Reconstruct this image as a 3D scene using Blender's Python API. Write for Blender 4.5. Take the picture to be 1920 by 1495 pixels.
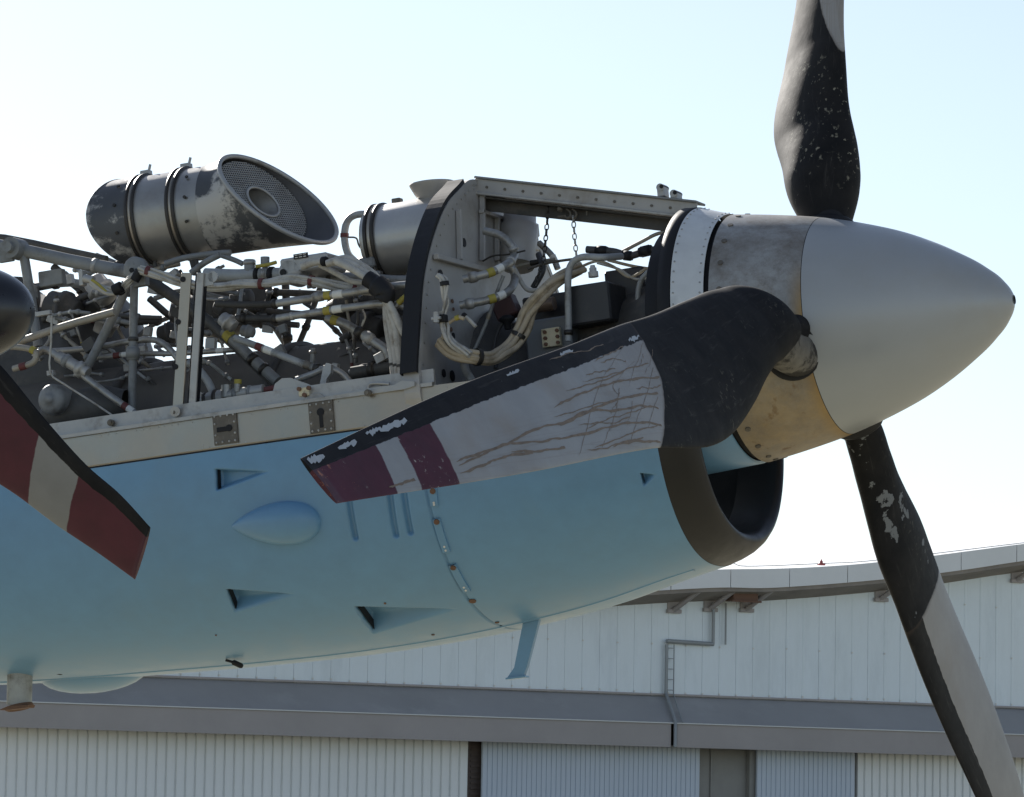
import bpy, math, random
import numpy as np
from mathutils import Matrix, Vector
random.seed(7)
RNG = np.random.default_rng(11)
for o in list(bpy.data.objects):
    bpy.data.objects.remove(o)
scene = bpy.context.scene
COL = scene.collection
pi, sin, cos, rad = math.pi, math.sin, math.cos, math.radians

# ------------------------------------------------------------------ frames
# engine frame: origin at the propeller hub, X to the spinner tip, Y to the far side, Z up
FPX = 8000.0
MCAM = np.array([[0.9200273, 0.38174245, -0.08844474], [0.13356899, -0.0933204, 0.98663602], [-0.36838715, 0.91954554, 0.13684627]])
OCAM = np.array([2.70736839, -8.5467205, -1.32628544])
WUP = np.array([0.11027884, 0.00994947, 0.99385089]); WUP /= np.linalg.norm(WUP)
xw = np.array([1.0, 0, 0]) - WUP * WUP[0]; xw /= np.linalg.norm(xw)
yw = np.cross(WUP, xw)
ROT = np.array([xw, yw, WUP])
HUBZ = 1.75 + 1.1046
EM = Matrix([list(ROT[0]) + [0], list(ROT[1]) + [0], list(ROT[2]) + [HUBZ], [0, 0, 0, 1]])

def ray(px, py):
    return MCAM.T @ np.array([(px - 960) / FPX, -(py - 747.5) / FPX, 1.0])
def pt(px, py, y):                       # photo direction met with a fore-and-aft plane of the engine
    v = ray(px, py); return OCAM + v * ((y - OCAM[1]) / v[1])
def ptx(px, py, x):                      # ... with a cross plane of the engine
    v = ray(px, py); return OCAM + v * ((x - OCAM[0]) / v[0])
PX = 1.0 / 885.0                         # metres per photo pixel at the engine

# ------------------------------------------------------------------ camera
cam = bpy.data.cameras.new('camera'); camo = bpy.data.objects.new('camera', cam); COL.objects.link(camo)
cam.sensor_width = 36; cam.lens = 36 * FPX / 1920; cam.clip_end = 3000; cam.clip_start = 0.2
R_ = ROT @ MCAM[0]; U_ = ROT @ MCAM[1]; F_ = ROT @ MCAM[2]
CW = ROT @ OCAM + np.array([0, 0, HUBZ])
camo.matrix_world = Matrix([[R_[i], U_[i], -F_[i], CW[i]] for i in range(3)] + [[0, 0, 0, 1]])
scene.camera = camo
scene.render.resolution_x = 1024; scene.render.resolution_y = 797

# ------------------------------------------------------------------ sky, sun, exposure
SUN_AZ = (-0.74, 0.67)                    # behind the aircraft, to the left
SUN_EL = rad(27)
w = bpy.data.worlds.new('World'); scene.world = w; w.use_nodes = True
nt = w.node_tree; bg = nt.nodes['Background']
sky = nt.nodes.new('ShaderNodeTexSky'); sky.sky_type = 'NISHITA'; sky.sun_disc = False
sky.sun_elevation = SUN_EL; sky.sun_rotation = math.atan2(SUN_AZ[0], SUN_AZ[1])
sky.air_density = 1.0; sky.dust_density = 0.35; sky.ozone_density = 3.0
hs = nt.nodes.new('ShaderNodeHueSaturation'); hs.inputs['Saturation'].default_value = 0.70   # thin even haze over the whole sky
nt.links.new(sky.outputs[0], hs.inputs['Color']); nt.links.new(hs.outputs[0], bg.inputs[0]); bg.inputs[1].default_value = 0.054
sl = bpy.data.lights.new('sun', 'SUN'); so = bpy.data.objects.new('sun', sl); COL.objects.link(so)
sl.energy = 3.8; sl.angle = rad(0.5); sl.color = (1.0, 0.95, 0.88)
sd = Vector((SUN_AZ[0] * cos(SUN_EL), SUN_AZ[1] * cos(SUN_EL), sin(SUN_EL))).normalized()
so.rotation_euler = sd.to_track_quat('Z', 'Y').to_euler(); so.location = (-20, 30, 40)
vs = scene.view_settings; vs.view_transform = 'Standard'; vs.look = 'None'; vs.exposure = 1.3; vs.gamma = 1.0
vs.use_curve_mapping = False

# ------------------------------------------------------------------ materials
MATS = {}
def mat(name, col, rough=0.5, metal=0.0, var=0.15, scale=12.0, col2=None, amt=0.0, scale2=5.0, sharp=0.06, bump=0.0, bscale=60.0, spec=0.5, coat=0.0, detail=6.0, stretch=None):
    """principled paint or metal: colour mottled by noise, a second colour in ragged patches, fine relief"""
    if name in MATS: return MATS[name]
    m = bpy.data.materials.new(name); m.use_nodes = True; MATS[name] = m
    N = m.node_tree.nodes; L = m.node_tree.links; b = N['Principled BSDF']
    tc = N.new('ShaderNodeTexCoord'); vec = tc.outputs['Object']
    if stretch:
        mp = N.new('ShaderNodeMapping'); mp.inputs['Scale'].default_value = stretch; L.new(vec, mp.inputs[0]); vec = mp.outputs[0]
    n1 = N.new('ShaderNodeTexNoise'); n1.inputs['Scale'].default_value = scale; n1.inputs['Detail'].default_value = detail; n1.inputs['Roughness'].default_value = 0.65
    L.new(vec, n1.inputs['Vector'])
    mr = N.new('ShaderNodeMapRange'); mr.inputs[1].default_value = 0.3; mr.inputs[2].default_value = 0.7; mr.inputs[3].default_value = 1 - var; mr.inputs[4].default_value = 1 + var
    L.new(n1.outputs[0], mr.inputs[0])
    mul = N.new('ShaderNodeMix'); mul.data_type = 'RGBA'; mul.blend_type = 'MULTIPLY'; mul.inputs[0].default_value = 1.0
    mul.inputs[6].default_value = (*col, 1); L.new(mr.outputs[0], mul.inputs[7])
    out = mul.outputs[2]
    if col2 is not None:
        n2 = N.new('ShaderNodeTexNoise'); n2.inputs['Scale'].default_value = scale2; n2.inputs['Detail'].default_value = 8; n2.inputs['Roughness'].default_value = 0.7
        L.new(vec, n2.inputs['Vector'])
        t = 0.62 - 0.24 * amt
        r2 = N.new('ShaderNodeMapRange'); r2.inputs[1].default_value = t; r2.inputs[2].default_value = t + sharp; L.new(n2.outputs[0], r2.inputs[0])
        mx = N.new('ShaderNodeMix'); mx.data_type = 'RGBA'; L.new(r2.outputs[0], mx.inputs[0]); L.new(out, mx.inputs[6]); mx.inputs[7].default_value = (*col2, 1)
        out = mx.outputs[2]
    L.new(out, b.inputs['Base Color'])
    b.inputs['Roughness'].default_value = rough; b.inputs['Metallic'].default_value = metal; b.inputs['Specular IOR Level'].default_value = spec
    if coat: b.inputs['Coat Weight'].default_value = coat; b.inputs['Coat Roughness'].default_value = 0.28
    rr = N.new('ShaderNodeMapRange'); rr.inputs[1].default_value = 0.3; rr.inputs[2].default_value = 0.7; rr.inputs[3].default_value = max(rough - 0.08, 0.03); rr.inputs[4].default_value = min(rough + 0.12, 1)
    L.new(n1.outputs[0], rr.inputs[0]); L.new(rr.outputs[0], b.inputs['Roughness'])
    if bump:
        n3 = N.new('ShaderNodeTexNoise'); n3.inputs['Scale'].default_value = bscale; n3.inputs['Detail'].default_value = 4; L.new(vec, n3.inputs['Vector'])
        bp = N.new('ShaderNodeBump'); bp.inputs['Strength'].default_value = bump; bp.inputs['Distance'].default_value = 0.004
        L.new(n3.outputs[0], bp.inputs['Height']); L.new(bp.outputs[0], b.inputs['Normal'])
    return m

BLUE = mat('blue_paint', (0.132, 0.288, 0.460), 0.40, 0, 0.06, 16, col2=(0.145, 0.270, 0.390), amt=0.42, scale2=2.6, sharp=0.3, bump=0.07, bscale=7, coat=0.35)
ALU = mat('bare_aluminium', (0.38, 0.34, 0.285), 0.36, 0.85, 0.10, 9, col2=(0.42, 0.38, 0.32), amt=0.35, scale2=7, sharp=0.3, bump=0.05, bscale=40)
ALUD = mat('dull_aluminium', (0.42, 0.41, 0.39), 0.5, 0.55, 0.15, 18, col2=(0.22, 0.20, 0.18), amt=0.45, scale2=14, sharp=0.2)
STEEL = mat('strut_grey', (0.225, 0.23, 0.23), 0.55, 0.15, 0.18, 25, col2=(0.10, 0.09, 0.08), amt=0.4, scale2=16, sharp=0.2)
DARK = mat('dark_engine_metal', (0.080, 0.077, 0.073), 0.6, 0.25, 0.25, 22, col2=(0.15, 0.13, 0.11), amt=0.35, scale2=18, sharp=0.2)
BLACK = mat('black_rubber', (0.011, 0.011, 0.013), 0.6, 0, 0.2, 30, bump=0.04, bscale=60, spec=0.35)
BLKPL = mat('black_box_paint', (0.035, 0.036, 0.040), 0.45, 0, 0.15, 14, col2=(0.07, 0.065, 0.06), amt=0.3, scale2=10, sharp=0.2)
LIGHT = mat('light_pipe_metal', (0.34, 0.335, 0.32), 0.40, 0.5, 0.22, 30, col2=(0.17, 0.145, 0.115), amt=0.5, scale2=22, sharp=0.2)
GREYP = mat('grey_pipe_paint', (0.33, 0.34, 0.34), 0.5, 0.1, 0.15, 30, col2=(0.11, 0.10, 0.085), amt=0.5, scale2=20, sharp=0.2)
TAN = mat('tan_pipe', (0.32, 0.29, 0.24), 0.5, 0.2, 0.2, 25, col2=(0.22, 0.16, 0.10), amt=0.4, scale2=18, sharp=0.2)
CABLE = mat('white_cable', (0.44, 0.425, 0.39), 0.7, 0, 0.16, 40, col2=(0.22, 0.185, 0.145), amt=0.5, scale2=30, sharp=0.2)
TANC = mat('tan_cable', (0.42, 0.35, 0.25), 0.7, 0, 0.15, 40, col2=(0.20, 0.15, 0.10), amt=0.4, scale2=30, sharp=0.2)
YEL = mat('yellow_band', (0.36, 0.30, 0.055), 0.6, 0, 0.2, 60)
REDB = mat('red_band', (0.12, 0.030, 0.028), 0.6, 0, 0.2, 60)
WHT = mat('white_band', (0.68, 0.67, 0.63), 0.6, 0, 0.1, 60)
FRAMEG = mat('frame_grey', (0.40, 0.385, 0.365), 0.5, 0.35, 0.12, 10, col2=(0.24, 0.20, 0.16), amt=0.38, scale2=7, sharp=0.25, bump=0.06, bscale=30)
CREAM = mat('cream_plate', (0.62, 0.56, 0.40), 0.55, 0, 0.1, 40, col2=(0.35, 0.28, 0.18), amt=0.3, scale2=60, sharp=0.1)
BRKT = mat('bracket_grey', (0.38, 0.38, 0.375), 0.45, 0.35, 0.1, 16, col2=(0.22, 0.2, 0.18), amt=0.3, scale2=12, sharp=0.2)
RUSTY = mat('rusty_bolt', (0.16, 0.09, 0.06), 0.7, 0.3, 0.3, 80)
BROWN = mat('keyhole_plate', (0.13, 0.115, 0.095), 0.55, 0.3, 0.2, 40, col2=(0.22, 0.2, 0.17), amt=0.4, scale2=40, sharp=0.2)
RINGW = mat('ring_white', (0.66, 0.67, 0.66), 0.42, 0.2, 0.08, 14, col2=(0.45, 0.45, 0.44), amt=0.32, scale2=10, sharp=0.3)
DUCT = mat('intake_black', (0.020, 0.018, 0.020), 0.5, 0, 0.2, 20)
LIPB = mat('intake_lip_black', (0.008, 0.007, 0.008), 0.45, 0, 0.2, 20, col2=(0.014, 0.011, 0.011), amt=0.4, scale2=12, sharp=0.3, coat=0.1)
DRUMG = mat('drum_paint', (0.085, 0.088, 0.094), 0.45, 0.3, 0.15, 12, col2=(0.46, 0.44, 0.41), amt=0.38, scale2=7, sharp=0.06, bump=0.05, bscale=30)
DRUMM = mat('drum_metal', (0.36, 0.35, 0.33), 0.36, 0.7, 0.14, 9, col2=(0.24, 0.21, 0.18), amt=0.35, scale2=6, sharp=0.35)
STRAP = mat('dark_strap', (0.05, 0.045, 0.04), 0.4, 0.5, 0.2, 30)
SLEEVE = mat('dark_hose', (0.05, 0.05, 0.053), 0.6, 0, 0.2, 40)
MAROON = mat('maroon_box', (0.075, 0.035, 0.035), 0.55, 0, 0.2, 20)

# ------------------------------------------------------------------ mesh builder
class MB:
    def __init__(s): s.v = []; s.f = []; s.sm = []; s.n = 0
    def add(s, v, f, smooth=False):
        v = np.asarray(v, float); s.v.append(v); o = s.n
        for q in f: s.f.append(tuple(int(i) + o for i in q)); s.sm.append(smooth)
        s.n += len(v); return s
    def box(s, c, size, ax=None, ch=0.0):
        c = np.asarray(c, float); h = np.asarray(size, float) / 2
        ax = np.eye(3) if ax is None else np.asarray(ax, float)
        if ch <= 0: ch = min(h) * 0.18
        vs_, idx = [], {}
        for k, sg in enumerate([(a, b, d) for a in (-1, 1) for b in (-1, 1) for d in (-1, 1)]):
            for j in range(3):
                p = np.array(sg) * h; 
                for i in range(3):
                    if i != j: p[i] -= sg[i] * ch
                idx[(sg, j)] = len(vs_); vs_.append(c + p @ ax)
        F = []
        for j in range(3):
            a, b = [(1, 2), (2, 0), (0, 1)][j]
            for sj in (-1, 1):
                q = []
                for sa, sb in ((-1, -1), (1, -1), (1, 1), (-1, 1)):
                    g = [0, 0, 0]; g[j] = sj; g[a] = sa; g[b] = sb; q.append(idx[(tuple(g), j)])
                F.append(q if sj > 0 else q[::-1])
        for j in range(3):
            a, b = [(1, 2), (2, 0), (0, 1)][j]
            for sa in (-1, 1):
                for sb in (-1, 1):
                    q = []
                    for sj in (-1, 1):
                        g = [0, 0, 0]; g[j] = sj; g[a] = sa; g[b] = sb
                        q.append((idx[(tuple(g), a)], idx[(tuple(g), b)]))
                    fc = [q[0][0], q[1][0], q[1][1], q[0][1]]
                    F.append(fc if sa * sb > 0 else fc[::-1])
        for sg in [(a, b, d) for a in (-1, 1) for b in (-1, 1) for d in (-1, 1)]:
            F.append([idx[(sg, 0)], idx[(sg, 1)], idx[(sg, 2)]] if sg[0] * sg[1] * sg[2] > 0 else [idx[(sg, 0)], idx[(sg, 2)], idx[(sg, 1)]])
        return s.add(vs_, F)
    def tube(s, path, r, n=10, cap=True):
        P = np.asarray(path, float); m = len(P); r = np.broadcast_to(np.asarray(r, float), (m,))
        T = np.gradient(P, axis=0); T /= np.linalg.norm(T, axis=1)[:, None] + 1e-12
        a = np.array([0, 0, 1.0]) if abs(T[0][2]) < 0.9 else np.array([0, 1.0, 0])
        u = np.cross(T[0], a); u /= np.linalg.norm(u)
        V = []
        ang = np.linspace(0, 2 * pi, n, endpoint=False)
        for i in range(m):
            u = u - T[i] * (u @ T[i]); u /= np.linalg.norm(u); b = np.cross(T[i], u)
            V.append(P[i] + r[i] * (np.cos(ang)[:, None] * u + np.sin(ang)[:, None] * b))
        V = np.concatenate(V)
        F = [(i * n + j, i * n + (j + 1) % n, (i + 1) * n + (j + 1) % n, (i + 1) * n + j) for i in range(m - 1) for j in range(n)]
        s.add(V, F, True)
        if cap:
            s.add(V[:n], [list(range(n))[::-1]]); s.add(V[-n:], [list(range(n))])
        return s
    def cyl(s, a, b, r0, r1=None, n=16):
        return s.tube([a, b], [r0, r0 if r1 is None else r1], n)
    def lathe(s, prof, c=(0, 0, 0), ax=((1, 0, 0), (0, 1, 0), (0, 0, 1)), n=64, a0=0.0, a1=2 * pi, smooth=True):
        """prof: (along, radius) pairs; spun about ax[0] through c"""
        c = np.asarray(c, float); A, B_, C_ = [np.asarray(q, float) for q in ax]
        full = abs(a1 - a0 - 2 * pi) < 1e-6
        ang = np.linspace(a0, a1, n, endpoint=not full)
        V = np.concatenate([c + t * A + r * (np.sin(ang)[:, None] * B_ + np.cos(ang)[:, None] * C_) for t, r in prof])
        k = n if full else n - 1
        F = [(i * n + j, (i + 1) * n + j, (i + 1) * n + (j + 1) % n, i * n + (j + 1) % n) for i in range(len(prof) - 1) for j in range(k)]
        return s.add(V, F, smooth)
    def plate(s, poly, th, nrm):
        P = np.asarray(poly, float); nv = np.asarray(nrm, float) * th; m = len(P)
        V = np.concatenate([P + nv / 2, P - nv / 2])
        F = [list(range(m)), list(range(m, 2 * m))[::-1]] + [(i, m + i, m + (i + 1) % m, (i + 1) % m) for i in range(m)]
        return s.add(V, F)
    def ball(s, c, r, n=12, sc=(1, 1, 1)):
        prof = [(-cos(t), sin(t)) for t in np.linspace(0.05, pi - 0.05, n)]
        k = len(s.v); s.lathe(prof, (0, 0, 0), n=n * 2)
        s.v[-1] = np.asarray(c) + s.v[-1] * r * np.asarray(sc); return s
    def mesh(s, name):
        me = bpy.data.meshes.new(name); V = np.concatenate(s.v)
        me.from_pydata(V.tolist(), [], s.f); me.polygons.foreach_set('use_smooth', s.sm); me.update(); return me

def link(name, me, m, parent=None):
    o = bpy.data.objects.new(name, me); COL.objects.link(o)
    if m is not None and (len(me.materials) == 0): me.materials.append(m)
    if parent is not None:
        o.parent = parent
        if parent.get('base') is not None and parent.parent is None and parent.type == 'EMPTY': o.location = [-q for q in parent['base']]
    return o
def part(name, mb, m, parent): return link(name, mb.mesh(name), m, parent)
def thing(name, label, cat, base=(0, 0, 0), M=EM, group=None):
    o = bpy.data.objects.new(name, None); COL.objects.link(o); o.empty_display_size = 0.1
    o.matrix_world = M @ Matrix.Translation(base); o['base'] = [float(q) for q in base]
    o['label'] = label; o['category'] = cat
    if group: o['group'] = group
    return o
def smooth_path(P, k=6):
    P = np.asarray(P, float)
    if len(P) < 3: return P
    Q = np.concatenate([[2 * P[0] - P[1]], P, [2 * P[-1] - P[-2]]]); out = []
    for i in range(1, len(Q) - 2):
        for t in np.linspace(0, 1, k, endpoint=False):
            a, b, c, d = Q[i - 1:i + 3]
            out.append(0.5 * (2 * b + (c - a) * t + (2 * a - 5 * b + 4 * c - d) * t * t + (3 * b - a - 3 * c + d) * t ** 3))
    out.append(P[-1]); return np.array(out)
def hermite(x, xk, yk):
    x = np.asarray(x, float); xk = np.asarray(xk, float); yk = np.asarray(yk, float); m = np.gradient(yk, xk)
    i = np.clip(np.searchsorted(xk, x) - 1, 0, len(xk) - 2); h = xk[i + 1] - xk[i]; t = (x - xk[i]) / h
    return (2 * t ** 3 - 3 * t ** 2 + 1) * yk[i] + (t ** 3 - 2 * t ** 2 + t) * h * m[i] + (-2 * t ** 3 + 3 * t ** 2) * yk[i + 1] + (t ** 3 - t ** 2) * h * m[i + 1]

# ------------------------------------------------------------------ ground
gmb = MB(); G = 1500
gmb.add([(-G, -G, 0), (G, -G, 0), (G, G, 0), (-G, G, 0)], [(0, 1, 2, 3)])
GROUND = mat('dusty_concrete_ground', (0.29, 0.268, 0.195), 0.9, 0, 0.15, 0.35, col2=(0.21, 0.205, 0.125), amt=0.5, scale2=0.08, sharp=0.2, spec=0.2)
g = link('ground', gmb.mesh('ground'), GROUND); g['kind'] = 'structure'

# ------------------------------------------------------------------ hangar far behind
PSI = rad(27); HD = 110.0
fh = np.array([F_[0], F_[1], 0]); fh /= np.linalg.norm(fh); rh = np.array([fh[1], -fh[0], 0])
HT = rh * cos(PSI) + fh * sin(PSI); HN = np.array([HT[1], -HT[0], 0]); 
if HN @ fh > 0: HN = -HN
HC = np.array([CW[0], CW[1], 0]) + fh * HD
def hang(px, py, off=0.0):               # a photo direction met with the hangar front (off = metres in front of it)
    v = R_ * (px - 960) / FPX - U_ * (py - 747.5) / FPX + F_
    q = HC + HN * off; t = ((q - CW) @ HN) / (v @ HN); P = CW + v * t - HC
    return np.array([P @ HT, -off, P[2]])
HM = Matrix([[HT[0], -HN[0], 0, HC[0]], [HT[1], -HN[1], 0, HC[1]], [0, 0, 1, 0], [0, 0, 0, 1]])
WALLP = mat('hangar_panel', (0.70, 0.765, 0.80), 0.42, 0.15, 0.07, 0.7, col2=(0.54, 0.60, 0.635), amt=0.5, scale2=0.5, sharp=0.35, stretch=(2.2, 1, 0.5))
EAVE = mat('hangar_roof_edge', (0.72, 0.73, 0.73), 0.5, 0.1, 0.06, 0.6)
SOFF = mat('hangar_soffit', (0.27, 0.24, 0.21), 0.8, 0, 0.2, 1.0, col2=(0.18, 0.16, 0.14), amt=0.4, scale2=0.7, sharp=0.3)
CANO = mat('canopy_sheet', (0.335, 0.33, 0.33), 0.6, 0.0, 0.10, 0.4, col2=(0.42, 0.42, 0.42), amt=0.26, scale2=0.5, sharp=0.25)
FASC = mat('canopy_fascia', (0.37, 0.34, 0.33), 0.6, 0, 0.08, 0.6)
DOORW = mat('ribbed_white_door', (0.88, 0.89, 0.88), 0.5, 0, 0.05, 0.8)
DOORB = mat('ribbed_blue_door', (0.58, 0.64, 0.72), 0.5, 0, 0.05, 0.8)
GAPM = mat('door_gap_brown', (0.10, 0.075, 0.065), 0.7, 0, 0.25, 1.5)
GAPG = mat('recess_grey', (0.30, 0.29, 0.27), 0.7, 0, 0.12, 1.0)
LINEM = mat('pale_drip_edge', (0.62, 0.63, 0.62), 0.5, 0.2, 0.05, 2.0)
PIPEH = mat('drainpipe_grey', (0.30, 0.32, 0.33), 0.5, 0.1, 0.1, 3.0)
REDL = mat('red_lamp_glass', (0.30, 0.05, 0.05), 0.3, 0, 0.1, 10)

hg = thing('hangar', 'large pale hangar with curved roof edge and ribbed sliding doors in the background', 'hangar', (0, 0, 0), HM)
s_of = lambda px, py, off=0.0: hang(px, py, off)[0]
SL, SRr = s_of(-260, 1350), s_of(2180, 1350)
# heights on the front, read at two places and carried along level
CTOP, CBOT, FBOT = hang(1000, 1296)[2], hang(1000, 1348, 1.3)[2], hang(1000, 1393, 1.3)[2]
top_pts = [(-260, 1105), (300, 1105), (700, 1100), (1000, 1090), (1200, 1076), (1350, 1068), (1430, 1067), (1520, 1064), (1620, 1057), (1720, 1046), (1820, 1033), (1920, 1020), (2060, 1004), (2180, 992)]
bot_pts = [(-260, 1140), (300, 1140), (700, 1136), (1000, 1126), (1200, 1110), (1350, 1102), (1430, 1103), (1520, 1098), (1620, 1090), (1720, 1080), (1820, 1067), (1920, 1052), (2060, 1036), (2180, 1022)]
tp = smooth_path([hang(*p, 1.0) for p in top_pts], 8); bp_ = smooth_path([hang(*p, 1.0) for p in bot_pts], 8)
def eave_at(s): return np.interp(s, tp[:, 0], tp[:, 2]), np.interp(s, bp_[:, 0], bp_[:, 2])
# roof sheet over the hall
rb = MB(); ss = np.linspace(SL, SRr, 60)
V = []; 
for q in ss:
    zt, zb = eave_at(q); V += [(q, -0.72, zt - 0.02), (q, 30, zt + 1.0)]
rb.add(V, [(2 * i, 2 * i + 2, 2 * i + 3, 2 * i + 1) for i in range(59)], True)
part('roof', rb, EAVE, hg)
# roof edge, panel by panel
step = (s_of(1500, 1060, 1.0) - s_of(1390, 1060, 1.0)); q = SL; 
while q < SRr - step:
    m = MB(); xs = np.linspace(q + 0.012, q + step - 0.012, 7); V = []
    for x in xs:
        zt, zb = eave_at(x); V += [(x, -1.0, zb), (x, -1.0, zt), (x, -0.7, zt), (x, -0.7, zb)]
    F = []
    for i in range(6):
        for j in range(4): F.append((4 * i + j, 4 * i + (j + 1) % 4, 4 * i + 4 + (j + 1) % 4, 4 * i + 4 + j))
    F += [(0, 3, 2, 1), (24, 25, 26, 27)]
    m.add(V, F); part('roof_edge_panel', m, EAVE, hg); q += step
# soffit under the overhang
sb = MB(); V = []
for x in ss:
    zb = eave_at(x)[1]; V += [(x, -0.95, zb + 0.03), (x, -0.95, zb - 0.10), (x, 0.1, zb - 0.34), (x, 0.1, zb + 0.05)]
sb.add(V, [(4 * i + a, 4 * i + 4 + a, 4 * i + 4 + a + 1, 4 * i + a + 1) for i in range(59) for a in range(3)], False)
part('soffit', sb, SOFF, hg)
# cladding panels, each its own sheet
pw = (s_of(1500, 1250) - s_of(1469, 1250)); q = SL; pm = None; k = 0
while q < SRr:
    m = MB(); zt = eave_at(q + pw / 2)[1] - 0.12
    off = random.uniform(0.0, 0.006)
    rib = pw * 0.08
    V = [(q + 0.003, 0.015, CTOP - 0.4), (q + 0.003, 0 - off, CTOP - 0.4), (q + rib, -0.004 - off, CTOP - 0.4), (q + 2 * rib, -off, CTOP - 0.4), (q + pw - 0.003, -off, CTOP - 0.4), (q + pw - 0.003, 0.015, CTOP - 0.4)]
    V = V + [(x, y, zt) for x, y, z in V]
    m.add(V, [(i, i + 1, i + 7, i + 6) for i in range(5)])
    part('wall_panel', m, WALLP, hg)
    q += pw; k += 1
bk = MB(); bk.add([(SL, 0.04, -0.1), (SRr, 0.04, -0.1), (SRr, 0.04, CTOP + 0.2), (SL, 0.04, CTOP + 0.2)], [(0, 1, 2, 3)])
bk.add([(x, 0.045, z) for x, z in [(SL, CTOP)] + [(x, eave_at(x)[1]) for x in ss] + [(SRr, CTOP)]], [tuple(range(len(ss) + 2))])
part('back_wall', bk, SOFF, hg)
# pale screw caps in rows
caps = MB()
for j in range(int((SRr - SL) / pw)):
    x = SL + pw * j + 0.01
    for z, ev in ((CTOP + 0.10, 1), (CTOP + 1.35, 2), (CTOP + 1.38 * 2, 2)):
        if (j + (0 if z < CTOP + 2 else 1)) % ev == 0 and z < eave_at(x)[1] - 0.7:
            caps.box((x, -0.025, z + random.uniform(-.02, .02)), (0.04, 0.02, 0.04))
o = part('screw_caps', caps, WHT, hg); o['kind'] = 'stuff'
# brackets below the eave
for px in (1262, 1330, 1398, 1650, 1905):
    x = s_of(px, 1125); zb = eave_at(x)[1]; m = MB()
    m.box((x, -0.05, zb - 0.55), (0.42, 0.12, 0.10)); m.box((x, 0.0, zb - 0.30), (0.36, 0.10, 0.5))
    a = np.array([x - 0.02, -0.08, zb - 0.52]); b = np.array([x + 0.30, -0.9, zb - 0.02])
    m.tube([a, b], 0.07, 6)
    part('eave_bracket', m, FASC, hg)
m = MB(); x = s_of(1372, 1120); zb = eave_at(x)[1]; m.box((x, -0.5, zb - 0.22), (0.75, 0.5, 0.22)); m.box((x, -0.78, zb - 0.34), (0.9, 0.06, 0.05)); part('lamp_housing', m, RUSTY, hg)
# canopy over the doors: sloping sheet, drip edge, fascia
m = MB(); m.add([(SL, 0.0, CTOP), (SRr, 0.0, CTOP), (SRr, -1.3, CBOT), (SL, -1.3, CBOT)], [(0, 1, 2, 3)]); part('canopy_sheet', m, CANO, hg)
m = MB(); m.box(((SL + SRr) / 2, -0.03, CTOP + 0.03), (SRr - SL, 0.1, 0.05)); part('canopy_flashing', m, FASC, hg)
m = MB(); m.box(((SL + SRr) / 2, -1.32, CBOT + 0.005), (SRr - SL, 0.05, 0.03)); part('drip_edge', m, LINEM, hg)
x1 = s_of(1264, 1380, 1.3)
for a, b in ((SL, x1 - 0.09), (x1 + 0.09, SRr)):
    m = MB(); m.box(((a + b) / 2, -1.27, (CBOT + FBOT) / 2 - 0.01), (b - a, 0.06, CBOT - FBOT)); part('fascia_board', m, FASC, hg)
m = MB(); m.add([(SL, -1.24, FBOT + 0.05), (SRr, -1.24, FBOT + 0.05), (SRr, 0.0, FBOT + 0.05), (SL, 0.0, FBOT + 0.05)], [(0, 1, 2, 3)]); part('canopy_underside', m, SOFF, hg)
# drainpipe with its offset, running down over the canopy
dp = MB(); r = 0.045
A = hang(1338, 1130, 0.12); B = hang(1338, 1208, 0.12); C = hang(1250, 1208, 0.12); D = hang(1252, 1304, 0.12)
dp.tube([A, [A[0], A[1], B[2]]], r, 8); dp.tube([B, [C[0], B[1], B[2] + 0.03]], r * 1.2, 8); dp.tube([C, [C[0], C[1], D[2]]], r, 8)
Ee = np.array([x1, -1.36, CBOT + 0.05]); dp.tube([[C[0], -0.12, CTOP + 0.06], Ee, [x1, -1.36, FBOT]], r, 8)
part('drainpipe', dp, PIPEH, hg)
dp = MB()
for dx in (0.30,):
    a2 = s_of(1357, 1130); dp.tube([[a2, -.12, A[2]], [a2, -.12, B[2]]], 0.03, 6)
    dp.tube([[C[0] + dx * .75, -.12, C[2]], [C[0] + dx * .75, -.12, CTOP + .05], [x1 + dx * .7, -1.36, CBOT + .03]], 0.018, 6)
for z in np.linspace(CTOP + .15, C[2] - .1, 5): dp.tube([[C[0], -.12, z], [C[0] + .22, -.12, z]], 0.012, 6)
part('ladder_rail', dp, PIPEH, hg)
# doors
DB = 0.0; DTOP = FBOT + 0.04
def ribbed(px0, px1, off, pitch_px, mtl, depth, label):
    a, b = s_of(px0, 1440, off), s_of(px1, 1440, off)
    pitch = (s_of(1100 + pitch_px, 1440, off) - s_of(1100, 1440, off))
    root = MB(); root.box(((a + b) / 2, -off + 0.06, DTOP / 2), (b - a, 0.06, DTOP)); dr = part('door', root, mtl, hg); dr['label'] = label
    m = MB(); n = int((b - a) / pitch)
    wv = pitch * 0.80
    m.add([(0, 0, 0), (pitch * .06, -depth, 0), (wv, -depth, 0), (wv + pitch * .06, 0, 0), (0, 0, DTOP - .02), (pitch * .06, -depth, DTOP - .02), (wv, -depth, DTOP - .02), (wv + pitch * .06, 0, DTOP - .02)], [(0, 1, 5, 4), (1, 2, 6, 5), (2, 3, 7, 6)])
    me = m.mesh('rib'); me.materials.append(mtl)
    for i in range(n):
        o = bpy.data.objects.new('rib', me); COL.objects.link(o); o.parent = dr; o.location = (a + (b - a) * i / n, -off + 0.029, 0)
ribbed(-200, 878, 0.35, 16.4, DOORW, 0.07, 'white ribbed sliding door at the left')
ribbed(905, 1313, 0.55, 9.0, DOORB, 0.025, 'pale blue finely ribbed door')
ribbed(1420, 1604, 0.55, 9.0, DOORB, 0.025, 'narrow pale blue finely ribbed door')
ribbed(1606, 2120, 0.35, 15.0, DOORW, 0.07, 'white ribbed sliding door at the right')
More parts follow.
